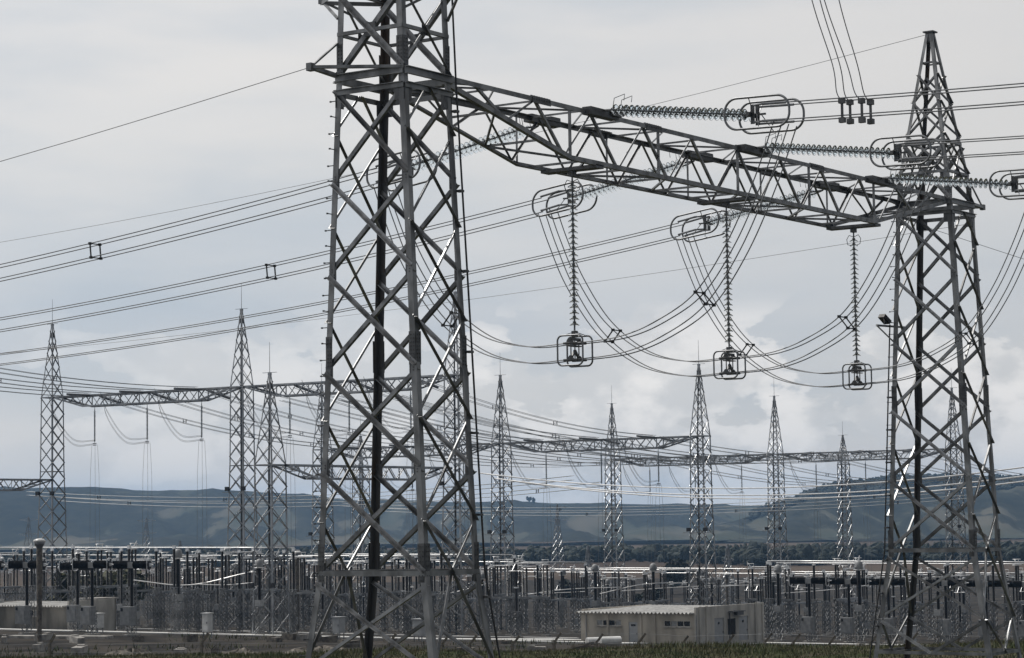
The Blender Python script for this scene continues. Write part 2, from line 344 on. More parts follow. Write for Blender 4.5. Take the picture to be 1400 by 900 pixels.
# ------------------------------------------------------------------ lattice towers of the near gantry
VM = 37.91                                  # centre line of the near gantry
TA0 = [(-7, 1.50), (-1.25, 1.16), (11.5, 1.01)]
TB0 = [(-7, 2.60), (-1.25, 1.71), (5, 1.41), (11.5, 1.09)]
ZU = [11.25, 8.85, 6.45, 3.95, 1.4, -1.25]
def main_tower(label, uc, side):
    zk, zp = (14.6, 19.9) if side < 0 else (12.7, 18.05)
    TA = TA0 + [(zk, .98 if side < 0 else .95), (zp, .13)]; TB = TB0 + [(zk, .99 if side < 0 else .96), (zp, .13)]
    t = thing('lattice_tower', label, 'lattice tower', (uc, VM, gz(uc, VM)), 'towers of the near gantry')
    def C(su, sv, z): return V3((uc + su * interp(TA, z), VM + sv * interp(TB, z), z))
    def one(name, m, f):
        b = MB(); f(b); return b.build(name, m, t)
    zg = gz(uc, VM) - .3
    for su in (-1, 1):
        for sv in (-1, 1):
            b = MB(); zs = [zg, -1.25, 5, 11.5, zk]
            for z0, z1 in zip(zs, zs[1:]): b.corner(C(su, sv, z0), C(su, sv, z1), (-su, 0, 0), (0, -sv, 0), .175, .022)
            b.corner(C(su, sv, zk), C(su, sv, zp - .05), (-su, 0, 0), (0, -sv, 0), .12, .016)
            lg = b.build('leg', 'rusty' if (su, sv) == (1, 1) else 'steel', t)
            for z in (4.4, 12.0, -1.0):
                s_ = MB(); P = C(su, sv, z); h = .42 if z > 4 else .5
                s_.box(P + V3((-su * .105, sv * .008, 0)), (.2, .016, 2 * h)); s_.box(P + V3((su * .008, -sv * .105, 0)), (.016, .2, 2 * h))
                for k in range(8):
                    zz = -h + .08 + k * (2 * h - .16) / 7
                    for e in (.06, .15):
                        s_.box(P + V3((-su * e, sv * .024, zz)), (.03, .02, .03)); s_.box(P + V3((su * .024, -sv * e, zz)), (.02, .03, .03))
                s_.build('splice_plate', 'plate', lg)
    faces = []
    for s in (-1, 1):
        faces.append(('U', V3((s, 0, 0)), lambda z, r, s=s: C(s, -r * s, z)))      # r=+1 right-hand leg seen from outside
        faces.append(('V', V3((0, s, 0)), lambda z, r, s=s: C(r * s, s, z)))
    def brace(P, Q, n, w, out, name='diagonal_brace', m=None, off=None):
        m = m or random.choice(['steel2', 'steel2', 'steel3', 'steel4'])
        one(name, m, lambda b: b.angle(P, Q, n, w, out=out, off=(.012 if out > 0 else -.03) if off is None else off, sf=1.5 if w < .075 else 1.0))
    for kind, n, c in faces:
        def xp(z1, z0, w):
            brace(c(z0, -1), c(z1, 1), n, w, 1)            # rises to the right seen from outside, flange outward
            brace(c(z0, 1), c(z1, -1), n, w, -1)           # rises to the left, flange inward
        if kind == 'U':
            for z1, z0 in zip(ZU, ZU[1:]): xp(z1 - .05, z0 + .05, .108)
            xp(-1.5, -3.7, .085)
            mid = (c(-4.95, -1) + c(-4.95, 1)) / 2
            brace(c(-3.75, -1), mid, n, .10, -1); brace(c(-3.75, 1), mid, n, .10, 1)
        else:
            zv = [(ZU[i] + ZU[i + 1]) / 2 for i in range(5)]
            top = (c(11.2, -1) + c(11.2, 1)) / 2
            brace(c(zv[0], -1), top, n, .068, 1); brace(c(zv[0], 1), top, n, .068, -1)
            for z1, z0 in zip(zv, zv[1:]): xp(z1, z0, .068)
            mid = (c(-1.25, -1) + c(-1.25, 1)) / 2
            brace(c(zv[-1], -1), mid, n, .068, -1); brace(c(zv[-1], 1), mid, n, .068, 1)
            brace(c(-3.7, -1), mid, n, .10, 1); brace(c(-3.7, 1), mid, n, .10, -1)
            m2 = (c(-4.95, -1) + c(-4.95, 1)) / 2
            brace(c(-3.7, -1), m2, n, .10, -1); brace(c(-3.7, 1), m2, n, .10, 1)
        # belts
        for z, w, nm in ((-1.25, .13, 'horizontal_brace'), (-4.95, .12, 'horizontal_brace'), (12.68, .095, 'horizontal_brace'), (13.85, .10, 'horizontal_brace')):
            brace(c(z, -1), c(z, 1), n, w, -1, nm, 'steel', .02)
        def chan(b):
            P = c(11.52, -1) + n * .03; Q = c(11.52, 1) + n * .03; q = V3((0, 0, 1))
            b.prism(P, Q, q, n, [(-.10, 0), (.10, 0), (.10, .10), (.08, .10), (.08, .022), (-.08, .022), (-.08, .10), (-.10, .10)])
        one('belt_beam', 'steel', chan)
        def chan2(b):
            P = c(11.14, -1) + n * .03; Q = c(11.14, 1) + n * .03; q = V3((0, 0, 1))
            b.prism(P, Q, q, n, [(-.07, 0), (.07, 0), (.07, .09), (.05, .09), (.05, .02), (-.07, .02)])
        one('belt_beam', 'steel', chan2)
        xp(13.75, 11.65, .14 if kind == 'U' else .08)
        gm_ = (c(12.7, -1) + c(12.7, 1)) / 2
        one('gusset_plate', 'plate', lambda b: b.box(gm_ - n * .01, (.02, .36, .36) if kind == 'U' else (.28, .02, .28)))
        # head above the belt
        hz2 = [13.9, 15.3, 16.8, 18.0] if side < 0 else [12.75, 14.15, 15.4, 16.45]
        for z0, z1 in zip(hz2, hz2[1:]):
            brace(c(z0, -1), c(z1, 1), n, .065, 1); brace(c(z0, 1), c(z1, -1), n, .065, -1)
        brace(c(zp - 1.15, -1), c(zp - 1.15, 1), n, .06, -1, 'horizontal_brace', 'steel')
        if kind == 'U':
            for z in ZU[1:-1]:
                for r in (-1, 1):
                    G = c(z, r) * .955 + c(z, -r) * .045; gb = MB(); gb.box(G - n * .018, (.014, .20, .36))
                    for e in (-.11, -.04, .04, .11):
                        gb.box(G + V3((0, .035 * (1 if e > 0 else -1), e)) - n * .004, (.03, .03, .03))
                    gb.build('gusset_plate', 'plate', t)
        for z, r in ((11.25, -1), (11.25, 1)):
            one('gusset_plate', 'plate', lambda b: b.box(c(z - .28, r) * .93 + (c(z - .28, -r)) * .07 + n * -.012, (.34, .34, .42) if False else ((.016, .34, .42) if kind == 'U' else (.34, .016, .42))))
    def cap(b):
        b.box((uc, VM, zp + .03), (.42, .42, .05)); b.box((uc, VM, zp - .17), (.27, .27, .36))
    one('peak_cap', 'plate', cap)
    # plan bracing at the bar
    one('horizontal_brace', 'steel', lambda b: (b.bar(C(-1, -1, -1.28), C(1, 1, -1.28), .07), b.bar(C(-1, 1, -1.2), C(1, -1, -1.2), .07)))
    # short cross arms at the head belt and earth-wire bracket at the belt
    for sv in (-1, 1) if side < 0 else ():
        def arm(b, sv=sv):
            tip = V3((uc, VM + sv * 2.35, 13.9))
            for su in (-1, 1):
                b.angle(C(su, sv, 13.85), tip, (0, 0, 1), .11); b.bar(C(su, sv, 13.1), tip, .06)
            b.box(tip, (.16, .16, .14))
        one('cross_arm', 'steel', arm)
    def brk(b):
        tip = V3((uc + side * 2.3, VM + (.9 if side < 0 else -.9), 11.62))
        sv = 1 if side < 0 else -1
        b.bar(C(side, sv, 11.6), tip, .13, .10); b.bar(C(side, -sv, 11.6), tip, .10, .08); b.bar(C(side, sv, 12.45), tip, .05)
        b.box(tip, (.18, .16, .20))
    one('earth_wire_bracket', 'steel', brk)
    # step bolts up one leg
    for k in range(38):
        z = -4.6 + k * .42; P = C(-1, 1, z)
        dr_ = V3((0, 1, 0)) if k % 2 else V3((-1, 0, 0))
        b = MB(); b.bar(P, P + dr_ * .17, .022); b.box(P + dr_ * .17, (.04, .04, .04)); b.build('step_bolt', 'plate', t)
    # earthing cable clipped beside a leg
    cb = MB(); sv, su = (-1, 1) if side < 0 else (1, -1)
    pts = [C(su, sv, z) + V3((su * .11, sv * .10, 0)) for z in (zg, -4, -1.25, 2, 5, 8, 11.4, 13, 14.4)]
    if side > 0: pts = pts[:5] + [C(su, sv, 7.1) + V3((su * .11, sv * .10, 0))]
    cb.tube(pts, .026, 6); cab = cb.build('cable', 'black', t)
    for k in range(8):
        z = -4 + k * (1.2 if side > 0 else 2.1); b = MB(); b.box(C(su, sv, z) + V3((su * .06, sv * .06, 0)), (.16, .16, .06)); b.build('cable_clip', 'plate', cab)
    return t, C
T1, C1 = main_tower('large lattice gantry tower in the foreground, its top cut off by the picture edge', 50.03, -1)
T2, C2 = main_tower('complete lattice gantry tower with pointed head at the right end of the girder', 83.32, 1)
# floodlight bracketed to the right tower
fl = thing('floodlight', 'black floodlight on a bracket halfway up the right gantry tower', 'floodlight', C2(-1, 1, 7.05))
P = C2(-1, 1, 7.05)
b = MB(); b.bar(P + V3((.9, 0, 0)), P + V3((-.7, .35, 0)), .07); b.bar(P + V3((-.7, .35, 0)), P + V3((.25, -.1, -.8)), .04); b.build('bracket', 'steel', fl)
b = MB(); ax = (V3((.72, -.2, -.55)).normalized(), V3((.3, .95, 0)).normalized()); ax = (ax[0], (ax[1] - ax[0] * ax[1].dot(ax[0])).normalized()); ax = (ax[0], ax[1], ax[0].cross(ax[1]))
b.box(P + V3((-.36, .18, .24)), (.42, .30, .15), ax); lh = b.build('lamp_head', 'black', fl)
b = MB(); b.box(P + V3((-.36, .18, .24)) + ax[2] * -.09, (.36, .24, .02), ax); b.build('lamp_glass', 'dark', lh)

# ------------------------------------------------------------------ box girders
def girder(label, axis, c0, c1, cross, zt, w=.95, h=1.55, fine=True, group=None, name='lattice_girder', inset=1.0, wd=1.0):
    """axis 'U' or 'V'; c0..c1 tower centres along the axis; cross = centre line on the other axis"""
    A = V3((1, 0, 0)) if axis == 'U' else V3((0, 1, 0)); Bx = V3((0, 1, 0)) if axis == 'U' else V3((1, 0, 0))
    def P(s, side, z): return A * s + Bx * (cross + side * w) + V3((0, 0, z))
    t = thing(name, label, 'girder', P(c0, 0, zt - h), group)
    s0, s1 = c0 + inset, c1 - inset; ln = s1 - s0; bi = 6.0 if fine else 5.2
    n = 14; st = [s0 + ln * i / n for i in range(n + 1)]
    b0, b1 = s0 + bi, s1 - bi; zb = zt - h
    mt = 'steel' if fine else 'fsteel'
    def zbot(s):
        if s < b0: return lerp(zt - .25, zb, (s - s0) / bi)
        if s > b1: return lerp(zt - .25, zb, (s1 - s) / bi)
        return zb
    wc = .135 * wd; wb = .066 * wd
    for sd_ in (-1, 1):
        n_ = Bx * sd_
        b = MB(); b.prism(P(s0, sd_, zt), P(s1, sd_, zt), -Bx * sd_, V3((0, 0, -1)), [(0, 0), (wc, 0), (wc, .02), (.02, .02), (.02, wc), (0, wc)]); b.build('top_chord', mt, t)
        b = MB()
        for a, c in ((s0, b0), (b0, b1), (b1, s1)):
            b.prism(P(a, sd_, zbot(a)), P(c, sd_, zbot(c)), -Bx * sd_, V3((0, 0, 1)), [(0, 0), (wc, 0), (wc, .02), (.02, .02), (.02, wc), (0, wc)])
        b.build('bottom_chord', mt, t)
        web = MB()
        m2 = 22; ss = [s0 + ln * i / m2 for i in range(m2 + 1)]
        for i in range(m2):
            a, c = ss[i], ss[i + 1]
            tgt = web if not fine else MB()
            if i % 2 == 0: tgt.angle(P(a, sd_, zbot(a) + .05), P(c, sd_, zt - .05), n_, wb, out=-1, off=-.025)
            else: tgt.angle(P(a, sd_, zt - .05), P(c, sd_, zbot(c) + .05), n_, wb * 1.15, out=-1, off=-.05)
            if fine: tgt.build('web_brace', 'steel2', t)
        for s in (b0, b1, (b0 + b1) / 2, b0 + (b1 - b0) * .25, b0 + (b1 - b0) * .75):
            tgt = web if not fine else MB()
            tgt.angle(P(s, sd_, zbot(s)), P(s, sd_, zt), n_, wb, out=-1, off=-.02)
            if fine: tgt.build('web_post', 'steel2', t)
        if not fine: web.build('side_lattice', mt, t)
    for zf, nm in ((lambda s: zt - .03, 'top'), (lambda s: zbot(s) + .03, 'bottom')):
        lac = MB()
        for i in range(n):
            a, c = st[i], st[i + 1]; s_ = 1 if i % 2 else -1
            tgt = lac if not fine else MB()
            tgt.angle(P(a, -s_, zf(a)), P(c, s_, zf(c)), (0, 0, 1), wb * .9, out=-1 if nm == 'top' else 1)
            if fine: tgt.build('lacing_brace', 'steel2', t)
            tgt = lac if not fine else MB()
            tgt.angle(P(c, -1, zf(c)), P(c, 1, zf(c)), (0, 0, 1), wb * .9, out=-1 if nm == 'top' else 1)
            if fine: tgt.build('cross_strut', 'steel2', t)
        if not fine: lac.build('plan_lacing', mt, t)
    if fine:
        for u in (58.5, 67.5, 76.5):
            for sd_ in (-1, 1):
                b = MB(); b.box(P(u, sd_ * 1.06, zt - .05), (1.5, .30, .22)); b.box(P(u + .55, sd_ * 1.12, zt + .02), (.5, .34, .20)); b.build('anchor_beam', 'plate', t)
            b = MB(); b.box(P(u, 0, zb - .02), (.42, 2 * w, .10)); b.box(P(u, 0, zb - .12), (.2, .16, .2)); b.build('hanger_plate', 'plate', t)
        for s in (s0 + 4.5, s0 + 10.5, s0 + 16, s0 + 21, s0 + 26.5):
            for sd_ in (-1, 1):
                b = MB(); b.box(P(s, sd_, zt - .09) + Bx * sd_ * .012, (.9, .024, .17)); b.box(P(s, sd_, zt + .012) - Bx * sd_ * .08, (.9, .17, .024))
                for k in range(7): b.box(P(s - .38 + k * .127, sd_, zt - .06) + Bx * sd_ * .03, (.04, .02, .04)); b.box(P(s - .38 + k * .127, sd_, zt + .035) - Bx * sd_ * .08, (.04, .05, .03))
                b.build('splice_plate', 'plate', t)
    return t
girder('large lattice box girder spanning between the two near gantry towers', 'U', 50.03, 83.32, VM, 11.68)

# ------------------------------------------------------------------ insulator strings of the near gantry
db = MB(); db.lathe([(.02, .085), (.055, .085), (.06, .03), (.10, .012), (.155, -.03), (.158, -.045), (.14, -.035), (.12, -.05), (.10, -.033), (.075, -.05), (.055, -.03), (.02, -.03)], n=18)
disc_s = db.build('insulator_disc', 'glass', smooth=True); disc_mesh = disc_s.data; bpy.data.objects.remove(disc_s)
db = MB(); db.lathe([(.02, .08), (.05, .08), (.052, .03), (.09, .012), (.140, -.025), (.142, -.04), (.12, -.03), (.10, -.045), (.06, -.03), (.02, -.03)], n=16)
disc_s = db.build('insulator_disc', 'glass', smooth=True); disc_mesh2 = disc_s.data; bpy.data.objects.remove(disc_s)
def put_discs(t, p0, p1, mesh, count):
    p0 = V3(p0); p1 = V3(p1); d = (p0 - p1).normalized(); q = d.to_track_quat('Z', 'Y').to_euler()
    for k in range(count):
        o = bpy.data.objects.new('insulator_disc', mesh); COL.objects.link(o); o.parent = t
        o.location = p0.lerp(p1, (k + .5) / count) - t.location; o.rotation_euler = q
def racetrack(c, half_l, half_h, r, ax, n=8, tilt=0):
    pts = []
    for (sx, sz, a0) in ((1, 1, 0), (-1, 1, 90), (-1, -1, 180), (1, -1, 270)):
        for k in range(n + 1):
            a = radians(a0 + 90 * k / n)
            pts.append((sx * (half_l - r) + r * cos(a), sz * (half_h - r) + r * sin(a)))
    return [V3(c) + ax * x + V3((0, 0, 1)) * z for x, z in pts]
YV = V3((0, 1, 0))
order = ['left', 'middle', 'right']
US = [58.5, 67.5, 76.5]
for i, u in enumerate(US):
    for sgn, nm in ((-1, 'towards the viewer on the right'), (1, 'away behind the girder')):
        v0 = VM + sgn * 1.15; v1 = VM + sgn * (5.85 if sgn < 0 else 5.7); za = 11.72 if sgn < 0 else 11.5; zb_ = 11.06 if sgn < 0 else 10.72
        lab = {(-1): ['pale glass strain insulator string above the girder, nearest the left tower',
                      'pale glass strain insulator string ending before the pointed head of the right tower',
                      'pale glass strain insulator string crossing the right tower at girder level'],
               1: ['glass strain insulator string seen through the left tower behind the girder',
                   'glass strain insulator string behind the middle of the girder, sloping left',
                   'glass strain insulator string behind the right part of the girder, sloping left']}[sgn][i]
        t = thing('strain_insulator', lab, 'insulator', (u, v0, za), 'strain insulator strings of the near girder')
        sag = -.10
        for du in (-.2, .2):
            a = V3((u + du, v0 + sgn * .35, za - .05)); c = V3((u + du, v1, zb_)); 
            b = MB(); b.tube([V3((u, v0, za)), a], .03, 6); b.tube([a, c], .026, 6); b.build('link_rod', 'cap', t)
            put_discs(t, a, c, disc_mesh, 24)
            hb_ = MB(); hb_.tube([a + V3((0, sgn * .05, .06)), a + V3((0, sgn * .1, .32)), a + V3((0, sgn * .45, .40)), a + V3((0, sgn * .42, .22))], .012, 5); hb_.build('arcing_horn', 'ring', t)
        b = MB(); b.box((u, v1 + sgn * .10, zb_), (.62, .10, .10)); b.box((u - .14, v1 + sgn * .17, zb_), (.025, .12, .54)); b.box((u + .14, v1 + sgn * .17, zb_), (.025, .12, .54)); b.bar((u, v1 + sgn * .2, zb_), (u, v1 + sgn * .5, zb_), .05); b.build('yoke_plate', 'plate', t)
        dirn = -1 if sgn < 0 else 1
        sl = -.03 if sgn < 0 else -.125
        for du in (-.42, .42):
            pts = racetrack((u + du, v1 + sgn * .45, zb_ - .0), 1.0, .43, .38, YV)
            pts = [P_ + V3((0, 0, (P_.y - v1) * sgn * sl)) for P_ in pts]
            b = MB(); b.tube(pts, .034, 8, True); rg = b.build('corona_ring', 'ring', t, smooth=True)
            b = MB(); b.bar((u + du * .35, v1 + sgn * .2, zb_), (u + du, v1 + sgn * .2, zb_ + .42), .02); b.bar((u + du * .35, v1 + sgn * .3, zb_), (u + du, v1 + sgn * .5, zb_ - .42), .02); b.build('ring_stay', 'ring', rg)
        for du in (-.23, .23):
            for dz in (-.235, .235):
                b = MB(); y0 = v1 + sgn * .22; y1 = v1 + sgn * 1.25
                b.tube([(u + du * .7, y0, zb_ + dz), (u + du, y0 + sgn * .3, zb_ + dz)], .03, 6); b.tube([(u + du, y0 + sgn * .3, zb_ + dz), (u + du, y1, zb_ + dz + sl * 1.0)], .036, 6)
                b.build('dead_end_clamp', 'ring', t)
    # suspension string
    t = thing('suspension_insulator', ['glass insulator string hanging under the girder nearest the left tower', 'glass insulator string hanging under the middle of the girder', 'glass insulator string hanging under the girder nearest the right tower'][i],
              'insulator', (u, VM, 10.1), 'insulator strings hanging under the near girder')
    b = MB(); b.tube([(u, VM, 10.1), (u, VM, 5.3)], .026, 6); b.build('link_rod', 'cap', t)
    put_discs(t, (u, VM, 9.72), (u, VM, 5.55), disc_mesh2, 25)
    for sg in (-1, 1):
        b = MB(); b.tube([(u, VM, 9.75), (u, VM + sg * .18, 9.82), (u, VM + sg * .27, 9.68), (u, VM + sg * .24, 9.5), (u, VM + sg * .1, 9.46)], .013, 5); b.build('arcing_horn', 'ring', t)
        b = MB(); b.tube([P_ + V3((0, sg * .03, 0)) for P_ in racetrack((u + sg * .30, VM, 4.87),   .43, .43, .16, YV)], .027, 8, True); rg = b.build('corona_ring', 'ring', t, smooth=True)
        b = MB(); b.bar((u, VM, 5.42), (u + sg * .3, VM - .3, 5.27), .02); b.bar((u, VM, 5.42), (u + sg * .3, VM + .3, 5.27), .02); b.build('ring_stay', 'ring', rg)
    b = MB(); b.box((u, VM, 5.36), (.10, .16, .16)); b.box((u, VM, 5.2), (.56, .07, .08)); b.box((u, VM, 5.0), (.5, .20, .03))
    for du in (-.21, 0, .21): b.bar((u + du, VM, 5.2), (u + du, VM, 4.66), .026)
    for du in (-.23, .23): b.bar((u, VM, 4.88), (u + du, VM, 4.62), .06)
    b.build('yoke_plate', 'plate', t)
    for du in (-.23, .23):
        for z in (5.08, 4.6):
            b = MB(); b.tube([(u + du, VM - .24, z), (u + du, VM + .24, z)], .035, 6); b.prism((u + du - .02, VM, z), (u + du + .02, VM, z), YV, V3((0, 0, 1)), [(-.14, 0), (.14, 0), (.03, .13), (-.03, .13)]); b.build('suspension_clamp', 'plate', t)

# ------------------------------------------------------------------ conductors of the near gantry
def catmull(P, n=10):
    P = [V3(p) for p in P]; Q = [P[0] * 2 - P[1]] + P + [P[-1] * 2 - P[-2]]; out_ = []
    for i in range(1, len(Q) - 2):
        a, b_, c, d = Q[i - 1:i + 3]
        for k in range(n):
            t = k / n; out_.append(.5 * ((2 * b_) + (c - a) * t + (2 * a - 5 * b_ + 4 * c - d) * t * t + (3 * b_ - a - 3 * c + d) * t ** 3))
    out_.append(P[-1]); return out_
def bundle(t, path, side=V3((1, 0, 0)), hx=.23, hz=.235, r=.0175, spacers=(), m='wire', jit=.0):
    path = [V3(p) for p in path]; fr = []
    for i, P in enumerate(path):
        d = (path[min(i + 1, len(path) - 1)] - path[max(i - 1, 0)]).normalized()
        n_ = side.cross(d).normalized()
        if fr and n_.dot(fr[-1]) < 0: n_ = -n_
        if not fr and n_.z < 0: n_ = -n_
        fr.append(n_)
    for k, (a, c) in enumerate(((-1, -1), (1, -1), (1, 1), (-1, 1))):
        ph = random.uniform(0, 6)
        b = MB(); b.tube([P + side * (a * hx) + n_ * (c * hz + jit * sin(3.1 * i / len(path) * 2 + ph)) for i, (P, n_) in enumerate(zip(path, fr))], r, 6); b.build('wire', m, t)
    for f_ in spacers:
        i = min(int(f_ * (len(path) - 1)), len(path) - 1); P, n_ = path[i], fr[i]
        cs = [P + side * (a * hx) + n_ * (c * hz) for a, c in ((-1, -1), (1, -1), (1, 1), (-1, 1))]
        b = MB()
        for A_, B_ in zip(cs, cs[1:] + cs[:1]): b.bar(A_, B_, .045, .03)
        for A_ in cs: b.box(A_, (.085, .085, .085))
        b.build('spacer', 'black', t)
for i, u in enumerate(US):
    t = thing('conductor_bundle', ['topmost bundle of four wires running down to the left edge', 'second bundle of four wires from the top, running down to the left edge', 'lowest of the three four-wire bundles running down to the left edge'][i], 'power line', (u, 44.8, 10.6), 'line bundles leaving the near girder to the left')
    bundle(t, [(u, 44.8 + k * 2.0, 10.55 - .132 * k * 2 + .00133 * (k * 2) ** 2) for k in range(50)], spacers=([.128, .55, .8], [.14, .5, .8], [.46, .75, .9])[i])
    t = thing('conductor_bundle', ['upper bundle of four wires running to the right edge past the tower peak', 'second bundle of four wires running to the right edge past the tower head', 'lowest bundle of four wires leaving the third strain string at the right edge'][i], 'power line', (u, 30.8, 11.05), 'line bundles leaving the near girder to the right')
    bundle(t, [(u, 30.8 - k * 2, 11.03 - .045 * k * 2 + .0009 * (k * 2) ** 2) for k in range(22)], spacers=[.8])
    t = thing('jumper_bundle', ['looping bundle of four wires through the left hanging string', 'looping bundle of four wires through the middle hanging string', 'looping bundle of four wires through the right hanging string'][i], 'power line', (u, VM, 4.84), 'jumper loops under the near girder')
    path = catmull([(u, 44.75, 10.35), (u, 44.35, 9.3), (u, 43.7, 7.9), (u, 42.6, 6.35), (u, 41.1, 5.25), (u, 39.5, 4.83), (u, VM + .2, 4.84), (u, VM - .2, 4.84), (u, 36.2, 4.95), (u, 34.9, 5.35), (u, 33.6, 6.1), (u, 32.5, 7.5), (u, 31.6, 9.2), (u, 30.95, 10.75)], 8)
    bundle(t, path, spacers=[.255, .76] if i != 0 else [.25, .77])
# four taps dropping from overhead onto the upper right bundle
for k, (x0, xm, x1, v) in enumerate([(1110, 1138, 1151, 29.2), (1121, 1148, 1162, 28.9), (1127, 1158, 1178, 28.5), (1147, 1172, 1190, 28.2)]):
    t = thing('tap_wire', ['leftmost of the four thin wires dropping from the top edge', 'second from left of the four thin wires dropping from the top edge', 'third from left of the four thin wires dropping from the top edge', 'rightmost of the four thin wires dropping from the top edge'][k], 'power line', (58.5, v, 11.3), 'tap wires dropping onto the upper right bundle')
    def onu(x, y, u): r_, d_ = ray(x, y); return r_ * (u / r_.x)
    P1 = onu(x1, 139 + (1 if k % 2 else -1), 58.5 - .23 + .46 * (k % 2)); P0 = onu(x0, 0, 57.6); Pm = onu(xm, 88, 58.15); Pt = P0 + (P0 - Pm) * .9 + V3((0, 0, .8))
    b = MB(); b.tube(catmull([Pt, P0, Pm, P1 + (Pm - P1) * .35 + V3((0, .06, -.1)), P1], 8), .014, 6); b.build('wire', 'wire', t)
    b = MB(); b.bar(P1, P1 - V3((0, 0, .52)), .055); b.box(P1, (.14, .16, .14)); b.box(P1 - V3((0, 0, .52)), (.14, .16, .14)); b.build('clamp', 'plate', t)
# earth wires
def wire_thing(name, label, pts, r, m, group=None, cat='power line', n=5):
    b = MB(); b.tube(pts, r, n); o = b.build(name, m, origin=V3(pts[0])); return tag(o, label, cat, group)
def sagline(a, c, sag, n=24): 
    a = V3(a); c = V3(c); return [a.lerp(c, k / n) - V3((0, 0, 4 * sag * (k / n) * (1 - k / n))) for k in range(n + 1)]
tip1 = V3((50.03 - 2.3, VM + .9, 11.62)); tip2 = V3((83.32 + 2.3, VM - .9, 11.62))
wire_thing('earth_wire', 'thin single wire from the bracket of the left tower out to the left edge', sagline(tip1, tip1 + V3((6, 105, -2.5)), 2.3), .011, 'wire', 'earth wires')
wire_thing('earth_wire', 'thin single wire from the peak of the right tower to the left', sagline((83.32, VM + .2, 18.0), (83.32 + 4, VM + 118, 15.2), 2.6), .011, 'wire', 'earth wires')
wire_thing('earth_wire', 'thin single wire behind the hanging strings, below the left line bundles', sagline((88.3, VM + .6, 11.4), (92, VM + 112, 10.2), 1.6), .010, 'wire', 'earth wires')
wire_thing('earth_wire', 'thin single wire sloping down to the right edge from the right tower', sagline(C2(1, 1, 11.0), C2(1, 1, 11.0).lerp(V3((96, VM - 4, 8.9)), 6.5), .8), .010, 'wire', 'earth wires')

# ------------------------------------------------------------------ gantries in the switchyard
UA, UB, UC = 224.6, 279.6, 359.8
ROWV = [225.7, 193.7, 161.7]
def yard_tower(label, u, v, zb, zt, group, a0=1.02, rod=3.2, lights=True, panels=2.15):
    zg = gz(u, v); t = thing('lattice_tower', label, 'lattice tower', (u, v, zg), group)
    base = a0 + .028 * max(0, (zb - zg) - 9)
    tab = [(zg, base), (zb - 9, a0 + .07), (zb, a0), (zt, .10)]
    def C(su, sv, z): return V3((u + su * interp(tab, z), v + sv * interp(tab, z), z))
    for su in (-1, 1):
        for sv in (-1, 1):
            b = MB()
            for z0, z1 in zip([zg - .2, zb - 9, zb], [zb - 9, zb, zt]): b.corner(C(su, sv, z0), C(su, sv, z1), (-su, 0, 0), (0, -sv, 0), .17 if z0 < zb else .13, .03)
            b.build('leg', 'fsteel', t)
    nb = max(3, int(round((zb - zg) / panels))); zs = [zb - (zb - zg) * k / nb for k in range(nb + 1)]
    hs = [zb + (zt - zb) * (1 - (1 - k / 6) ** 1.35) for k in range(6)]
    for s in (-1, 1):
        for kind in 'UV':
            n = V3((s, 0, 0)) if kind == 'U' else V3((0, s, 0))
            c = (lambda z, r: C(s, -r * s, z)) if kind == 'U' else (lambda z, r: C(r * s, s, z))
            b = MB()
            for z1, z0 in zip(zs, zs[1:]):
                b.angle(c(z0, -1), c(z1, 1), n, .095, out=1, off=.012); b.angle(c(z0, 1), c(z1, -1), n, .095, out=-1, off=-.03)
            b.angle(c(zb, -1), c(zb, 1), n, .16, out=-1); b.angle(c(zb - 9.5, -1), c(zb - 9.5, 1), n, .1, out=-1)
            b.build('lattice_face', 'fsteel', t)
            b = MB()
            for z0, z1 in zip(hs, hs[1:]):
                b.angle(c(z0, -1), c(z1, 1), n, .075, out=1, off=.012); b.angle(c(z0, 1), c(z1, -1), n, .075, out=-1, off=-.03)
            b.build('spire_face', 'fsteel', t)
    b = MB(); b.tube([(u, v, zt - .6), (u, v, zt + rod)], [.04, .018], 6); b.build('lightning_rod', 'fsteel', t)
    b = MB(); b.bar((u, v - .95, zt + .02), (u, v + .95, zt + .02), .05); b.box((u, v, zt - .1), (.3, .3, .3)); b.build('peak_bar', 'fsteel', t)
    if lights:
        b = MB(); zl = zb - 12.3; w_ = interp(tab, zl)
        b.bar((u - w_, v - w_ - 1, zl - .4), (u - w_, v + w_ + 1, zl - .4), .07); br = b.build('lamp_bracket', 'fsteel', t)
        for s in (-1, 1):
            b = MB(); b.box((u - w_ - .15, v + s * (w_ + .1), zl), (.35, .5, .5)); b.build('floodlight', 'black', br)
    return t
gA, gB, gC = 'towers of the tall left gantry', 'towers of the middle gantry', 'towers of the rear right gantry'
yard_tower('slim lattice tower with lightning rod, farthest left, standing behind the round street lamp', UA, ROWV[0], 16.76, 26.25, gA)
yard_tower('tall slim lattice tower with lightning rod halfway between left edge and near tower', UA, ROWV[1], 16.76, 26.25, gA)
yard_tower('tall slim lattice tower half hidden inside the right half of the large near tower', UA, ROWV[2], 16.76, 26.25, gA)
yard_tower('slim lattice tower standing behind the left leg of the large near tower', UB, ROWV[0], 10.97, 20.5, gB)
yard_tower('slim lattice tower just to the right of the large near tower', UB, ROWV[1], 10.97, 20.5, gB)
yard_tower('slim lattice tower right of the middle hanging string, behind the long control building', UB, ROWV[2], 10.97, 20.5, gB)
yard_tower('slim lattice tower under the left hanging string, behind the left end of the control building', UC, ROWV[0], 10.65, 20.35, gC)
yard_tower('slim lattice tower between the middle and right hanging strings', UC, ROWV[1], 10.65, 20.35, gC)
yard_tower('slim lattice tower seen through the right near tower', UC, ROWV[2], 10.65, 20.35, gC)
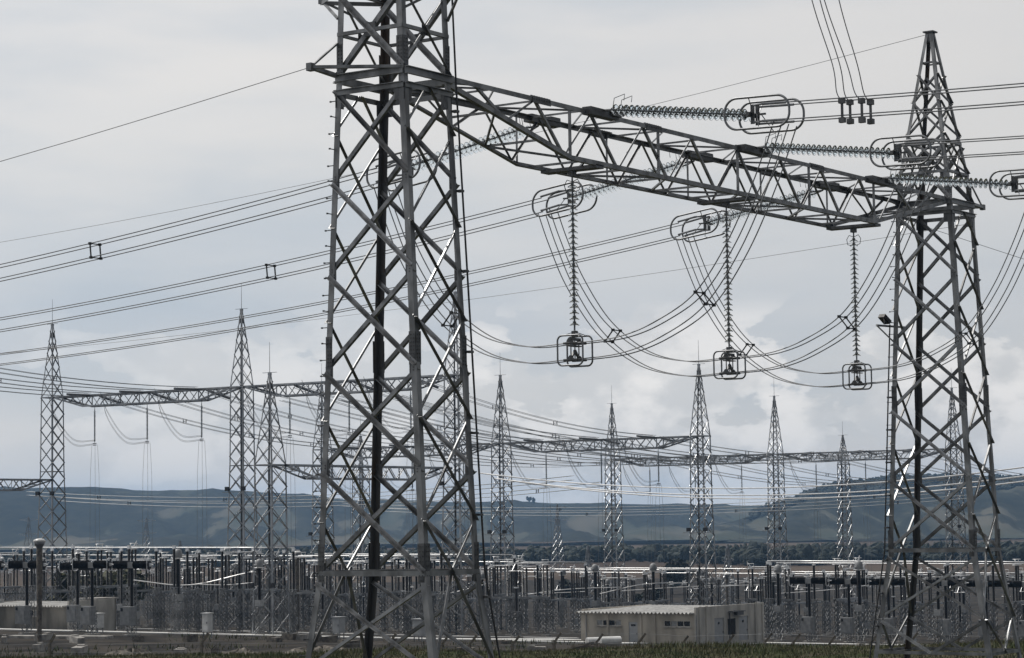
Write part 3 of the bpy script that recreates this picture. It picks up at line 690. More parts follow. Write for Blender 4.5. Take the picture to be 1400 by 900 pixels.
yard_tower('broad lattice tower with low crossbeam, just left of the large near tower', 193.4, 163.0, 6.2, 15.75, 'towers of the low side gantry', a0=1.18)
yard_tower('slim lattice tower of the low gantry out beyond the left edge', 193.4, 225.7, 6.2, 15.75, 'towers of the low side gantry', a0=1.18)
u_, v_ = uvd(494, 372); yard_tower('small lattice tower seen low between the legs of the large near tower', u_, v_, 8.2, 13.4, None, a0=.95, lights=False)
u_, v_ = uvd(1155, 440); yard_tower('short lattice tower with sharp tip and splayed body left of the right near tower', u_, v_, 9.5, 14.8, None, a0=.85, rod=2.5, lights=False)
gg = 'girders of the switchyard gantries'
girder('girder of the tall left gantry between the two leftmost slim towers', 'V', ROWV[1], ROWV[0], UA, 16.85, fine=False, group=gg, wd=1.5)
girder('girder of the tall left gantry running behind the large near tower', 'V', ROWV[2], ROWV[1], UA, 16.85, fine=False, group=gg, wd=1.5)
girder('girder of the middle gantry crossing behind the legs of the large near tower', 'V', ROWV[1], ROWV[0], UB, 11.05, fine=False, group=gg, wd=1.5)
girder('girder of the middle gantry right of the large near tower', 'V', ROWV[2], ROWV[1], UB, 11.05, fine=False, group=gg, wd=1.5)
girder('girder of the rear gantry under the left and middle hanging strings', 'V', ROWV[1], ROWV[0], UC, 10.75, fine=False, group=gg, wd=1.5)
girder('girder of the rear gantry running behind the right near tower', 'V', ROWV[2], ROWV[1], UC, 10.75, fine=False, group=gg, wd=1.5)
girder('low girder from the broad tower going back behind the large near tower', 'U', 193.4, 224.6, 162.6, 6.3, fine=False, group=gg, wd=1.5)
girder('low girder reaching the leftmost slim tower from the left edge', 'U', 193.4, 224.6, 225.7, 6.3, fine=False, group=gg, wd=1.5)

# strings, jumpers and droppers of the yard gantries
sb = MB(); prof = [(.03, 0)]
for k in range(24):
    z = -.5 - k * .16; prof += [(.06, z), (.165, z - .06), (.06, z - .1)]
prof += [(.03, -4.5)]
sb.lathe(prof, n=8)
st0 = thing('suspension_insulator', 'grey', 'insulator', (0, 0, 0), 'strings')
sb.build('insulator_column', mat('grey_glass_string', (.20, .23, .25), .3, 0, .2, 3), st0)
b = MB(); b.box((0, 0, -4.6), (.2, .45, .10)); b.box((0, 0, -4.8), (.14, .5, .10)); b.build('yoke_plate', 'plate', st0)
first = [True]
def hang(u, v, z, label, group, rot=0):
    if first[0]:
        first[0] = False; st0.location = (u, v, z); st0['label'] = label; st0['group'] = group; st0.rotation_euler = (0, 0, rot); return
    dup(st0, (u, v, z), label, group, rot)
def thin_bundle(name, label, paths, group, r=.03, m='fwire', spacer_at=(), hz=.25, hx=0.25):
    o0 = V3(paths[0][0]); t = thing(name, label, 'power line', o0, group)
    for pts in paths:
        b = MB(); b.tube(pts, r, 4); b.build('wire', m, t)
    return t
def span_bundle(label, a, c, sag, group, r=.029, spac=(.3, .55, .8), gap=.5, m='fwire', ins=True, n=20):
    t = thing('conductor_span', label, 'power line', a, group); a = V3(a); c = V3(c)
    d = (c - a); h = V3((-d.y, d.x, 0)).normalized() * (gap / 2)
    for sx in (-1, 1):
        for dz in (-gap / 2, gap / 2):
            b = MB(); b.tube([P_ + h * sx + V3((0, 0, dz)) for P_ in sagline(a, c, sag, n)], r, 4); b.build('wire', m, t)
    for f_ in spac:
        P_ = a.lerp(c, f_) - V3((0, 0, 4 * sag * f_ * (1 - f_))); b = MB()
        for sx in (-1, 1): b.bar(P_ + h * sx + V3((0, 0, -gap / 2)), P_ + h * sx + V3((0, 0, gap / 2)), .07)
        b.bar(P_ - h, P_ + h, .06); b.build('spacer', 'black', t)
    if ins:
        b = MB(); L_ = (c - a).length
        f1 = min(.45, 5.0 / L_)
        p_ = [P2 for P2 in sagline(a, c, sag, 60)]
        k1 = max(1, int(f1 * 60)); b.tube(p_[:k1 + 1], .14, 6); b.tube(p_[-k1 - 1:], .14, 6); b.build('strain_insulator', M['cap'], t)
    return t
fr = (.234, .515, .797)
bays = [(UA, 0, 16.85, 'tall left gantry'), (UA, 1, 16.85, 'tall left gantry'), (UB, 0, 11.05, 'middle gantry'), (UB, 1, 11.05, 'middle gantry'), (UC, 0, 10.75, 'rear gantry'), (UC, 1, 10.75, 'rear gantry')]
bayname = {(UA, 0): 'left of the near tower', (UA, 1): 'behind the large near tower', (UB, 0): 'behind the large near tower', (UB, 1): 'right of the near tower', (UC, 0): 'under the middle hanging string', (UC, 1): 'behind the right near tower'}
pos3 = ['left', 'middle', 'right']
for (u, k, z, nm) in bays:
    for i, f_ in enumerate(fr):
        v = lerp(ROWV[k], ROWV[k + 1], f_); zb = z - 1.6
        where = bayname[(u, k)]
        hang(u, v, zb, '%s hanging string of the %s %s' % (pos3[i], nm, where), 'strings hanging from the switchyard gantries')
        zy = zb - 4.75; zgd = gz(u, v)
        paths = []
        for dz in (0, .18, .75, .93):
            for s in (-1,):
                paths.append(catmull([(u + s * 6.4, v + 1.6 + dz * .3, z - .5 + dz * .4), (u + s * 5.6, v + 1.3, zb - 2.0 + dz), (u + s * 3.2, v + .6, zy - .05 + dz * .8), (u, v, zy + dz * .6)], 6))
        for dv in (-.5, .5, .05):
            paths.append([(u + dv * .6, v - dv * .4, zy), (u + dv * .9, v - dv * .65, lerp(zy, zgd + 9.4, .3)), (u + dv * 1.0, v - dv * .75, zgd + 9.4)])
        thin_bundle('jumper_wires', 'jumper and drop wires at the %s string, %s %s' % (pos3[i], nm, where), paths, 'jumpers and droppers of the switchyard gantries', r=.022)
        # spans to the next rows
        if u == UA:
            zn = 11.0; ub = UB
            span_bundle('%s line span from tall to middle gantry, %s' % (pos3[i], where), (u + .9, v, z - .15), (ub - .9, lerp(ROWV[k], ROWV[k + 1], f_), zn), 1.3, 'spans between tall and middle gantry')
            if k == 0: span_bundle('line span from the left edge to the %s phase of the tall gantry' % pos3[i], (u - .9, v, z - .1), (u - 80, v + 1, z + 9.5 - i * .6), 2.6, 'spans arriving from the left at the tall gantry')
        if u == UB:
            span_bundle('%s line span from middle to rear gantry, %s' % (pos3[i], where), (u + .9, v, z - .15), (UC - .9, v, 10.6), 1.8, 'spans between middle and rear gantry')
        if u == UC:
            span_bundle('%s line span leaving the rear gantry, %s' % (pos3[i], where), (u + .9, v, z - .15), (u + 110, v + 4, z - 3), 2.5, 'spans leaving the rear gantry')
# cross spans to the lines leaving at the back of the yard, and lower busbars of strung wire
for k in (1,):
    for i, f_ in enumerate(fr):
        v = lerp(ROWV[k], ROWV[k + 1], f_) + 2.2
        span_bundle('%s long low line span %s from tall to rear gantry' % (pos3[i], ('at left', 'behind the near tower')[k]), (UA + 1, v, 15.2 - .3 * i), (UC - 1, v + 1, 9.6 + .3 * i), 3.0 + .4 * i, 'long low spans over the yard', ins=False, spac=(.25, .5, .75))
for j, (u, v0, v1, z) in enumerate(((246, 252, 160, 5.0), (252, 252, 160, 4.2), (330, 262, 150, 3.4), (338, 262, 150, 2.6))):
    span_bundle('%s strung wire bus crossing the hills behind the near tower' % ('first', 'second', 'third', 'fourth')[j], (u, v0, z), (u, v1, z + .2), 1.6, 'strung wire buses in the yard', ins=False, spac=(.15, .4, .65, .9), r=.03, n=30)
# bright low-level strain bus crossing in front of the rear gantries
for k, (du, dz) in enumerate(((0, 0), (3.2, -.1), (6.4, .15))):
    t = thing('strain_bus', ['nearest of the bright sagging wire pairs crossing below the girders', 'middle of the bright sagging wire pairs crossing below the girders', 'farthest of the bright sagging wire pairs crossing below the girders'][k], 'power line', (UA + 2 + du, 160, 5.2), 'bright low wires crossing right of the near tower')
    for gap in (-.3, .3):
        b = MB(); b.tube([P_ + V3((gap, 0, 0)) for P_ in sagline((UA + 2 + du, 160, 5.6 + dz - .5 * k), (UA + 2 + du, 88, 5.4 + dz - .55 * k), 2.3 + .1 * k, 30)], .055, 6); b.build('wire', 'brightwire', t)

# ------------------------------------------------------------------ switchyard equipment (prototypes, then copies)
PED = 4.7
def lattice_col(b, h, w, z0=0, n=None, cx_=0, cy_=0, s=.046):
    n = n or max(2, int(round(h / (2 * w * random.choice((.8, .95, 1.06, 1.3))))))
    for su in (-1, 1):
        for sv in (-1, 1): b.corner((cx_ + su * w, cy_ + sv * w, z0), (cx_ + su * w * .9, cy_ + sv * w * .9, z0 + h), (-su, 0, 0), (0, -sv, 0), s * 1.3, .015)
    for k in range(n):
        za, zc = z0 + h * k / n, z0 + h * (k + 1) / n
        for s_ in (-1, 1):
            b.angle((cx_ + s_ * w, cy_ - w * s_, za), (cx_ + s_ * w, cy_ + w * s_, zc), (s_, 0, 0), s, out=1); b.angle((cx_ + s_ * w, cy_ + w * s_, za), (cx_ + s_ * w, cy_ - w * s_, zc), (s_, 0, 0), s, out=-1, off=-.02)
            b.angle((cx_ - w, cy_ + s_ * w, za), (cx_ + w, cy_ + s_ * w, zc), (0, s_, 0), s, out=-1); b.angle((cx_ + w, cy_ + s_ * w, za), (cx_ - w, cy_ + s_ * w, zc), (0, s_, 0), s, out=1, off=.02)
    b.box((cx_, cy_, z0 + h + .03), (2 * w + .1, 2 * w + .1, .06))
def shed_col(b, z0, h, r, c=(0, 0), axis=(0, 0, 1), n=10, org=None):
    prof = [(r * .7, 0)]; k = int(h / .11); 
    for j in range(k):
        z = h * (j + .5) / k; prof += [(r * .72, z - .035), (r, z), (r * .72, z + .035)]
        if j in (k // 2,): prof += [(r * 1.0, z + .037), (r * 1.0, z + .054)]
    prof += [(r * .7, h)]
    b.lathe(prof, org or (c[0], c[1], z0), axis, n)
def foot(b, c=(0, 0), w=.9): b.box((c[0], c[1], -.05), (w, w, .4))
PROTO = {}
def mk_post():
    t = thing('post_insulator', 'x', 'insulator', (0, 0, 0))
    b = MB(); foot(b); b.build('footing', 'concrete', t)
    b = MB(); lattice_col(b, PED, .26); b.build('lattice_pedestal', 'psteel', t)
    b = MB(); shed_col(b, PED + .06, 3.9, .17); b.build('insulator_column', 'porc', t)
    b = MB(); b.box((0, 0, PED + 4.03), (.3, .3, .12)); b.box((0, 0, PED + 4.2), (.14, .4, .26)); b.build('tube_clamp', 'alu', t)
    return t
def ringset(b, c, r=.45, tube=.035, tilt=0):
    b.tube([V3(c) + V3((cos(a) * r, sin(a) * r, 0)) for a in [2 * pi * k / 14 for k in range(14)]], tube, 5, True)
def mk_disc():
    t = thing('disconnector', 'x', 'disconnector', (0, 0, 0))
    for s in (-2.6, 2.6):
        b = MB(); foot(b, (s, 0)); b.build('footing', 'concrete', t)
        b = MB(); lattice_col(b, PED - .3, .28, cx_=s); b.build('lattice_pedestal', 'psteel', t)
        b = MB(); shed_col(b, PED + .0, 3.7, .16, (s - .25, 0)); b.build('insulator_column', 'porc', t)
        b = MB(); shed_col(b, PED + .0, 3.7, .13, (s + .3, 0)); b.build('insulator_column', 'porc', t)
        b = MB(); ringset(b, (s, 0, PED + 3.75), .5); ringset(b, (s, 0, PED + 4.35), .42); b.tube([(s + .5, 0, PED + 3.75), (s + .42, 0, PED + 4.35)], .03, 5); b.tube([(s - .5, 0, PED + 3.75), (s - .42, 0, PED + 4.35)], .03, 5); b.build('corona_ring', 'alu', t, smooth=True)
    b = MB(); b.bar((-3.2, -.22, PED - .15), (3.2, -.22, PED - .15), .14, .22); b.bar((-3.2, .22, PED - .15), (3.2, .22, PED - .15), .14, .22); b.build('base_beam', 'fsteel', t)
    b = MB(); b.tube([(-2.9, 0, PED + 3.95), (2.9, 0, PED + 3.95)], .075, 8); b.box((-2.6, 0, PED + 3.9), (.5, .3, .3)); b.box((2.6, 0, PED + 3.9), (.5, .3, .3)); b.tube([(2.6, 0, PED + 4), (3.1, 0, PED + 4.6)], .05, 6); b.build('blade', 'alu', t)
    b = MB(); b.box((2.6, -.5, 1.4), (.5, .35, .8)); b.tube([(2.6, -.4, 1.8), (2.9, 0, PED)], .03, 5); b.build('drive_box', 'box', t)
    return t
def mk_ct():
    t = thing('current_transformer', 'x', 'transformer', (0, 0, 0))
    b = MB(); foot(b); b.build('footing', 'concrete', t)
    b = MB(); lattice_col(b, 3.3, .36); b.build('lattice_pedestal', 'psteel', t)
    b = MB(); b.box((0, 0, 3.7), (.8, .8, .7)); b.build('base_tank', 'box', t)
    b = MB(); shed_col(b, 4.05, 3.6, .24); b.build('insulator_column', 'porc', t)
    b = MB(); b.lathe([(.1, 0), (.42, .08), (.46, .5), (.40, .9), (.2, 1.05), (.05, 1.1)], (0, 0, 7.65), n=14); b.build('head_tank', 'box', t, smooth=True)
    b = MB(); b.tube([(-.9, 0, 8.1), (.9, 0, 8.1)], .07, 8); ringset(b, (0, 0, 7.75), .6); b.build('primary_bar', 'alu', t)
    return t
def mk_arr():
    t = thing('surge_arrester', 'x', 'arrester', (0, 0, 0))
    b = MB(); foot(b); b.build('footing', 'concrete', t)
    b = MB(); lattice_col(b, 2.6, .3); b.build('lattice_pedestal', 'psteel', t)
    b = MB(); shed_col(b, 2.66, 2.3, .19); b.build('lower_column', 'porc', t)
    b = MB(); shed_col(b, 5.1, 2.3, .19); b.build('upper_column', 'porc', t)
    for z in (5.03, 7.46):
        b = MB(); b.box((0, 0, z), (.36, .36, .12)); b.build('flange', 'alu', t)
    b = MB(); ringset(b, (0, 0, 6.7), .75, .04)
    for k in range(4): b.bar((cos(k * pi / 2) * .75, sin(k * pi / 2) * .75, 6.7), (cos(k * pi / 2) * .1, sin(k * pi / 2) * .1, 7.45), .03)
    b.build('grading_ring', 'alu', t)
    return t
def mk_breaker():
    t = thing('circuit_breaker', 'x', 'circuit breaker', (0, 0, 0))
    b = MB(); foot(b, w=1.2); b.build('footing', 'concrete', t)
    b = MB(); lattice_col(b, 2.3, .34); b.build('lattice_pedestal', 'psteel', t)
    b = MB(); b.box((-.55, 0, 1.9), (.7, 1.35, 1.75)); b.box((-.92, 0, 1.9), (.03, 1.1, 1.5)); bx = b.build('control_box', 'box', t)
    b = MB(); b.box((-.98, .4, 2.5), (.06, .22, .30)); b.build('box_window', 'dark', bx)
    b = MB(); shed_col(b, 2.4, 4.05, .21); b.build('support_column', 'porc', t)
    b = MB(); b.box((0, 0, 6.65), (.46, .7, .55)); b.build('gear_housing', 'box', t)
    for s in (-1, 1):
        b = MB(); shed_col(b, 0, 1.95, .40, axis=(0, s, .0), org=(0, s * .38, 6.7)); b.build('interrupter', 'porc', t)
        b = MB(); b.tube(racetrack((0, s * 2.25, 6.7), .34, .58, .2, V3((1, 0, 0))), .04, 6, True); b.tube([(0, s * 2.2, 6.7), (0, s * 2.75, 6.7)], .06, 6); b.box((0, s * 2.38, 6.7), (.3, .1, .3))
        b.tube([P_ + V3((0, s * .1, 0)) for P_ in racetrack((0, s * 2.05, 7.2), .12, .1, .08, YV)], .03, 5, True); b.build('corona_ring', 'alu', t)
    return t
def mk_cvt():
    t = thing('voltage_transformer', 'x', 'transformer', (0, 0, 0))
    b = MB(); foot(b); b.build('footing', 'concrete', t)
    b = MB(); lattice_col(b, 2.4, .30); b.build('lattice_pedestal', 'psteel', t)
    b = MB(); b.box((0, 0, 2.85), (.75, .75, .75)); b.build('base_tank', 'box', t)
    b = MB(); shed_col(b, 3.25, 4.6, .17); b.build('insulator_column', 'porc', t)
    b = MB(); b.lathe([(.05, 0), (.26, .02), (.26, .3), (.1, .38)], (0, 0, 7.85), n=12); ringset(b, (0, 0, 7.8), .5); b.build('top_cap', 'alu', t)
    return t
MK = dict(post=mk_post, disc=mk_disc, ct=mk_ct, arr=mk_arr, brk=mk_breaker, cvt=mk_cvt)
def put(kind, u, v, label, group, rot=0.0):
    z = gz(u, v)
    if kind not in PROTO:
        t = MK[kind](); PROTO[kind] = t; t.location = (u, v, z); t.rotation_euler = (0, 0, rot); t['label'] = label; t['group'] = group; return t
    r_ = dup(PROTO[kind], (u, v, z), label, group, rot)
    if kind not in ('post', 'brk'): k_ = random.uniform(.86, 1.08); r_.scale = (k_, k_, k_)
    return r_
def px_v(x, u):                      # v of the point on row u seen under bearing x
    r_, d_ = ray(x, 713); return r_.y * u / r_.x
WORD = dict(post='black post insulator on grey lattice pedestal', disc='disconnector switch with black columns and white arm', ct='black instrument transformer column with grey head', arr='two-stage black surge arrester with white ring', cvt='slender black voltage transformer on lattice stand', brk='live-tank circuit breaker with horizontal black interrupters')
def row(kind, u, x0, x1, step, where, rot=0.0, jit=.4, skip=0.0):
    va, vb = px_v(x0, u), px_v(x1, u); n = max(1, int(abs(va - vb) / step))
    for k in range(n + 1):
        if random.random() < max(skip, .12): continue
        v = va + (vb - va) * k / max(1, n) + random.uniform(-jit, jit)
        put(kind, u + random.uniform(-.3, .3), v, WORD[kind] + ' ' + where, WORD[kind].split(' on ')[0].split(' with ')[0] + ' row ' + where, rot)
# left block
for x, D, w_ in ((-20, 236, 'at the left edge'), (37, 236, 'behind the round street lamp'), (126, 233, 'right of the round street lamp'), (180, 232, 'at the right end of the black row')):
    u_, v_ = uvd(x, D); put('brk', u_, v_, 'circuit breaker with black interrupters and grey box ' + w_, 'circuit breakers in the left foreground row')
u_, v_ = uvd(106, 252); put('brk', u_, v_, 'circuit breaker half hidden between two others right of the lamp', 'circuit breakers in the left foreground row')
row('post', 188, -10, 240, 5.5, 'in the front row by the left breakers', jit=1)
row('cvt', 192, -10, 240, 6.0, 'in the front row by the left breakers', jit=1.5)
row('post', 197, -10, 400, 4.6, 'under the front white bus tube at left', skip=.1)
row('post', 204, 60, 640, 6.0, 'in the second row at left', skip=.25)
row('disc', 206, 0, 420, 9.0, 'behind the left bus tube', rot=0, jit=.6)
row('ct', 190, 245, 350, 7.5, 'beside the left bus tube')
row('arr', 214, 30, 430, 9.0, 'in the third row at left', jit=1)
row('disc', 226, 20, 450, 9.0, 'below the tall left gantry', jit=.6)
row('post', 232, 0, 640, 6.5, 'below the tall left gantry', skip=.2)
row('cvt', 240, 60, 640, 9.0, 'behind the tall left gantry', jit=1.2)
row('disc', 252, 200, 700, 9.0, 'behind the near tower legs', jit=1)
row('post', 262, 100, 800, 7.0, 'behind the near tower legs', skip=.2)
row('post', 203, 500, 660, 5.0, 'between the near tower legs')
row('arr', 216, 480, 700, 7.0, 'between the near tower legs')
row('post', 312, 620, 960, 5.0, 'under the white bus tube in the middle', skip=.1)
row('post', 300, 700, 1060, 6.0, 'behind the control building', skip=.1)
row('disc', 290, 650, 1060, 9.0, 'behind the control building', jit=.8)
row('ct', 283, 660, 1050, 9.0, 'behind the control building', jit=.8)
row('disc', 326, 620, 1250, 9.0, 'at the rear of the yard', jit=.8)
row('post', 340, 600, 1380, 7.0, 'at the rear of the yard', skip=.2)
row('arr', 350, 640, 1380, 9.0, 'at the rear of the yard', jit=1)
row('post', 322, 1040, 1400, 5.0, 'under the white bus tube right of the building', skip=.1)
row('post', 250, 1050, 1420, 5.4, 'right of the building', skip=.15)
for k, x in enumerate((1104, 1158, 1212, 1290, 1345, 1400)):
    u_, v_ = uvd(x, 268); put('brk', u_, v_, 'circuit breaker with black interrupters ' + ['just right of the control building', 'second right of the control building', 'beside the left leg of the right near tower', 'seen inside the right near tower', 'beside the right leg of the right near tower', 'at the right edge'][k], 'circuit breakers right of the building')
row('disc', 262, 1050, 1400, 9.0, 'right of the building', jit=.6)
row('ct', 240, 1060, 1400, 9.0, 'right of the building')
row('arr', 275, 1040, 1400, 8.0, 'right of the building', jit=1)
row('disc', 292, 1060, 1400, 9.0, 'far right behind the breakers', jit=.6)
for k, u in enumerate((372, 392)):
    row(('post', 'disc', 'cvt', 'post', 'disc', 'post', 'disc')[k], u, 420 + 25 * k, 1420, 12 + 1.5 * k, ('just beyond the rear gantry', 'beyond the rear gantry', 'well beyond the rear gantry', 'deep in the far yard', 'in the far yard', 'near the far yard edge', 'at the far yard edge')[k], jit=2)
for k, u in enumerate((285, 320, 365)):
    row(('disc', 'post', 'disc')[k], u, 0, 560, 10, ('far behind the tall left gantry', 'farther behind the tall left gantry', 'farthest behind the tall left gantry')[k], jit=2)
row('disc', 210, 0, 420, 13.0, 'in the dense middle of the left block', rot=pi / 2, jit=.8)
row('disc', 246, 60, 690, 13, 'in the dense rear of the left block', rot=pi / 2, jit=1)
row('ct', 256, 120, 700, 9.0, 'in the dense rear of the left block', jit=1)
row('disc', 270, 240, 760, 12.0, 'left of the building beyond the tower legs', jit=1)
row('arr', 278, 300, 780, 8.0, 'left of the building beyond the tower legs', jit=1)
row('post', 224, 440, 700, 4.5, 'in the row seen between the near tower legs', jit=.3)
row('disc', 234, 440, 720, 12.0, 'seen between the near tower legs', rot=pi / 2, jit=.6)
row('disc', 306, 640, 1400, 12.0, 'behind the building roof', rot=pi / 2, jit=.8)
row('ct', 316, 640, 1400, 8.0, 'farther behind the building', jit=.8)
row('post', 256, 1050, 1420, 5.0, 'in the second row right of the building', jit=.3)
row('disc', 284, 1050, 1420, 13, 'in the fourth row right of the building', rot=pi / 2, jit=.8)
row('post', 302, 1070, 1420, 6.0, 'in the fifth row right of the building', jit=.5)
print('KINDS', {k: sum(1 for o in COL.objects if o.name.split('.')[0] == k and o.parent is None) for k in ('post_insulator', 'disconnector', 'current_transformer', 'surge_arrester')})
# bus tubes
def bus(label, u, x0, x1, h, r=.07, bends=False):
    va, vb = px_v(x0, u), px_v(x1, u); za, zb_ = gz(u, va) + h, gz(u, vb) + h
    pts = [V3((u, va, za)), V3((u, vb, zb_))]
    if bends: pts = [V3((u - 3.5, va + 2.5, za - 2.8)), V3((u - .8, va + .6, za - .4))] + pts + [V3((u + .8, vb - .6, zb_ - .4)), V3((u + 3.5, vb - 2.5, zb_ - 2.6))]
    n_ = 16; b = MB(); fine_ = []
    for A_, B_ in zip(pts, pts[1:]):
        fine_ += [A_.lerp(B_, k / 6) for k in range(6)]
    b.tube(fine_ + [pts[-1]], r, 8); o = b.build('bus_tube', 'alu', smooth=True, origin=pts[0]); return tag(o, label, 'busbar', 'white bus tubes')
HB = PED + 4.36
bus('long white bus tube along the front of the left block', 197, -40, 402, HB)
bus('white bus tube below the tall left gantry', 232, -20, 640, HB)
bus('white bus tube just behind the legs of the near tower', 262, 100, 800, HB)
bus('upper white bus tube in the middle, left of the slim tower behind the building', 312, 620, 960, HB)
bus('white bus tube above the roof of the control building', 300, 800, 1060, HB, .065)
bus('upper white bus tube right of the control building', 322, 1040, 1420, HB)
bus('lower white bus tube right of the control building', 250, 1048, 1440, HB, .065)
bus('white bus tube over the second row right of the building', 256, 1060, 1440, HB - .1, .06)
bus('white bus tube across the row between the near tower legs', 224, 430, 700, HB, .06)
bus('rearmost white bus tube across the middle of the yard', 340, 600, 1400, HB, .07)
# slack aluminium connections between apparatus
def slack(label, pts): return wire_thing('slack_connection', label, catmull(pts, 8), .055, 'alu', 'slack white connections between apparatus')
for k, (x0, x1, D, ya, ym, yb) in enumerate([(180, 335, 262, 793, 800, 784), (270, 345, 268, 799, 800, 797), (700, 850, 330, 816, 806, 803), (710, 800, 345, 812, 811, 809), (820, 940, 330, 812, 799, 797), (850, 1010, 345, 808, 803, 800), (940, 1120, 340, 806, 800, 805), (1060, 1200, 320, 812, 807, 799), (1255, 1340, 300, 790, 800, 803), (1300, 1400, 310, 788, 786, 792), (560, 660, 300, 815, 812, 800)]):
    P_ = []
    for f_, y in ((0, ya), (.5, ym), (1, yb)):
        r_, d_ = ray(lerp(x0, x1, f_), y); P_.append(r_ * (D / d_))
    slack(['first', 'second', 'third', 'fourth', 'fifth', 'sixth', 'seventh', 'eighth', 'ninth', 'tenth', 'eleventh'][k] + ' slack white connection ' + ['low in the left block', 'low in the left block, shorter', 'left of the control building', 'left of the control building, flatter', 'above the left end of the building roof', 'above the building roof', 'above the right end of the building', 'right of the building', 'inside the right near tower', 'at the right edge', 'between the near tower legs'][k], P_)

# ------------------------------------------------------------------ buildings
def house(label, u0, u1, v0, v1, zb, h, wins, doors, sidedoors, parapet=True, wallm='wall'):
    """front faces -x, side faces -y; roof falls towards the front"""
    t = thing('control_building', label, 'building', (u0, v0, zb))
    w = .2; zt = zb + h
    b = MB()
    # front wall with openings cut as pieces between them
    def wall_with(b, axis, const, a0, a1, holes, ztop):
        cuts = sorted(holes, key=lambda q: q[0]); x = a0
        def pc(x0, x1, z0, z1):
            if x1 - x0 < .01 or z1 - z0 < .01: return
            if axis == 'V': b.box((const + w / 2, (x0 + x1) / 2, (z0 + z1) / 2), (w, x1 - x0, z1 - z0))
            else: b.box(((x0 + x1) / 2, const + w / 2, (z0 + z1) / 2), (x1 - x0, w, z1 - z0))
        for (p0, p1, q0, q1) in cuts:
            pc(x, p0, zb - .5, ztop); pc(p0, p1, zb - .5, q0); pc(p0, p1, q1, ztop); x = p1
        pc(x, a1, zb - .5, ztop)
    fh = [q[:4] for q in wins] + [q[:4] for q in doors]
    wall_with(b, 'V', u0, v0 + w, v1, fh, zt)
    b.build('front_wall', wallm, t)
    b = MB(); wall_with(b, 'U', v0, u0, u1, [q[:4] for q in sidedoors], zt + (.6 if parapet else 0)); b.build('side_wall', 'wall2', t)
    b = MB(); b.box(((u0 + u1) / 2, v1 - w / 2 + .0, zb + h / 2 + .1), (u1 - u0 - 2 * w, w, h + .45)); b.box((u1 - w / 2, (v0 + v1) / 2, zb + h / 2 + .05), (w, v1 - v0 - 2 * w, h + .35)); b.build('rear_wall', wallm, t)
    # corrugated roof sheet, real thickness
    b = MB(); n = int((v1 - v0 + .4) / .0885); rows_t = []; rows_b = []
    ra = zt + .06; rb = zt + .22
    for k in range(n + 1):
        v = v0 + w + .02 + (v1 + .3 - v0 - w) * k / n; dz = .095 * sin(k * pi / 2.5)
        rows_t.append([V3((u0 - .55, v, ra + dz)), V3((u1 - .3, v, rb + dz))]); rows_b.append([V3((u0 - .55, v, ra + dz - .05)), V3((u1 - .3, v, rb + dz - .05))])
    loop = [[a[0], a[1], c[1], c[0]] for a, c in zip(rows_t, rows_b)]
    b.quadgrid(loop, False, True, True); b.build('roof', 'roof', t)
    for (p0, p1, q0, q1, panes, dark) in wins:
        fo = thing_part = None
        b = MB(); d_ = .07
        b.box((u0 + d_, (p0 + p1) / 2, q0 + .03), (.08, p1 - p0, .06)); b.box((u0 + d_, (p0 + p1) / 2, q1 - .03), (.08, p1 - p0, .06))
        for k in range(panes + 1): b.box((u0 + d_, p0 + .03 + (p1 - p0 - .06) * k / panes, (q0 + q1) / 2), (.08, .06, q1 - q0 - .12))
        wf = b.build('window', 'wall2', t)
        for k in range(panes):
            b = MB(); b.box((u0 + d_ + .03, p0 + (p1 - p0) * (k + .5) / panes, (q0 + q1) / 2), (.01, (p1 - p0) / panes - .06, q1 - q0 - .12)); b.build('pane', 'dark' if (k + dark) % 3 else 'box', wf)
        b = MB(); b.box((u0 - .03, (p0 + p1) / 2, q0 - .05), (.16, p1 - p0 + .2, .08)); b.build('sill', 'concrete', wf)
    for (p0, p1, q0, q1) in doors:
        b = MB(); b.box((u0 + .08, (p0 + p1) / 2, (q0 + q1) / 2), (.06, p1 - p0 - .02, q1 - q0 - .02)); dd = b.build('door', 'door', t)
        b = MB(); b.box((u0 + .035, (p0 + p1) / 2, q1 - .3), (.03, (p1 - p0) * .5, .2)); b.build('vent', 'dark', dd); b = MB(); b.box((u0 + .03, p0 + .12, q0 + 1.0), (.05, .05, .16)); b.build('handle', 'cap', dd)
    for q in sidedoors:
        (p0, p1, q0, q1, kind) = q
        b = MB(); b.box(((p0 + p1) / 2, v0 + .10, (q0 + q1) / 2), (p1 - p0 - .02, .06, q1 - q0 - .02)); dd = b.build('door' if kind == 'door' else 'opening', 'door' if kind == 'door' else 'opening_dark', t)
        if kind == 'door':
            b = MB(); b.box(((p0 + p1) / 2, v0 + .06, q1 - .5), (.3, .03, .25)); b.build('vent', 'dark', dd); b = MB(); b.box((p1 - .14, v0 + .05, q0 + 1.0), (.05, .06, .16)); b.build('handle', 'cap', dd)
    return t
zb = gz(206, 122) - .1; gzb = zb
u0b, v0b = 206.0, 120.0
def fv(x): return px_v(x, u0b)
def su_(x):
    r_, d_ = ray(x, 713); return r_.x * v0b / r_.y
HB_ = 3.05
wins = [(fv(847), fv(813), zb + 1.75, zb + 2.35, 4, 0), (fv(941), fv(905), zb + 1.75, zb + 2.35, 4, 1)]
doors = [(fv(869), fv(857), zb + .02, zb + 2.15)]
sdoors = [(su_(974), su_(987), zb + .05, zb + 2.45, 'door'), (su_(992), su_(1003), zb + .7, zb + 2.3, 'open'), (su_(1007), su_(1020), zb + .05, zb + 2.45, 'door')]
cbld = house('low beige control building with white corrugated roof and two grey side doors', u0b, su_(1040), v0b, fv(792), zb, HB_, wins, doors, sdoors)
b = MB()
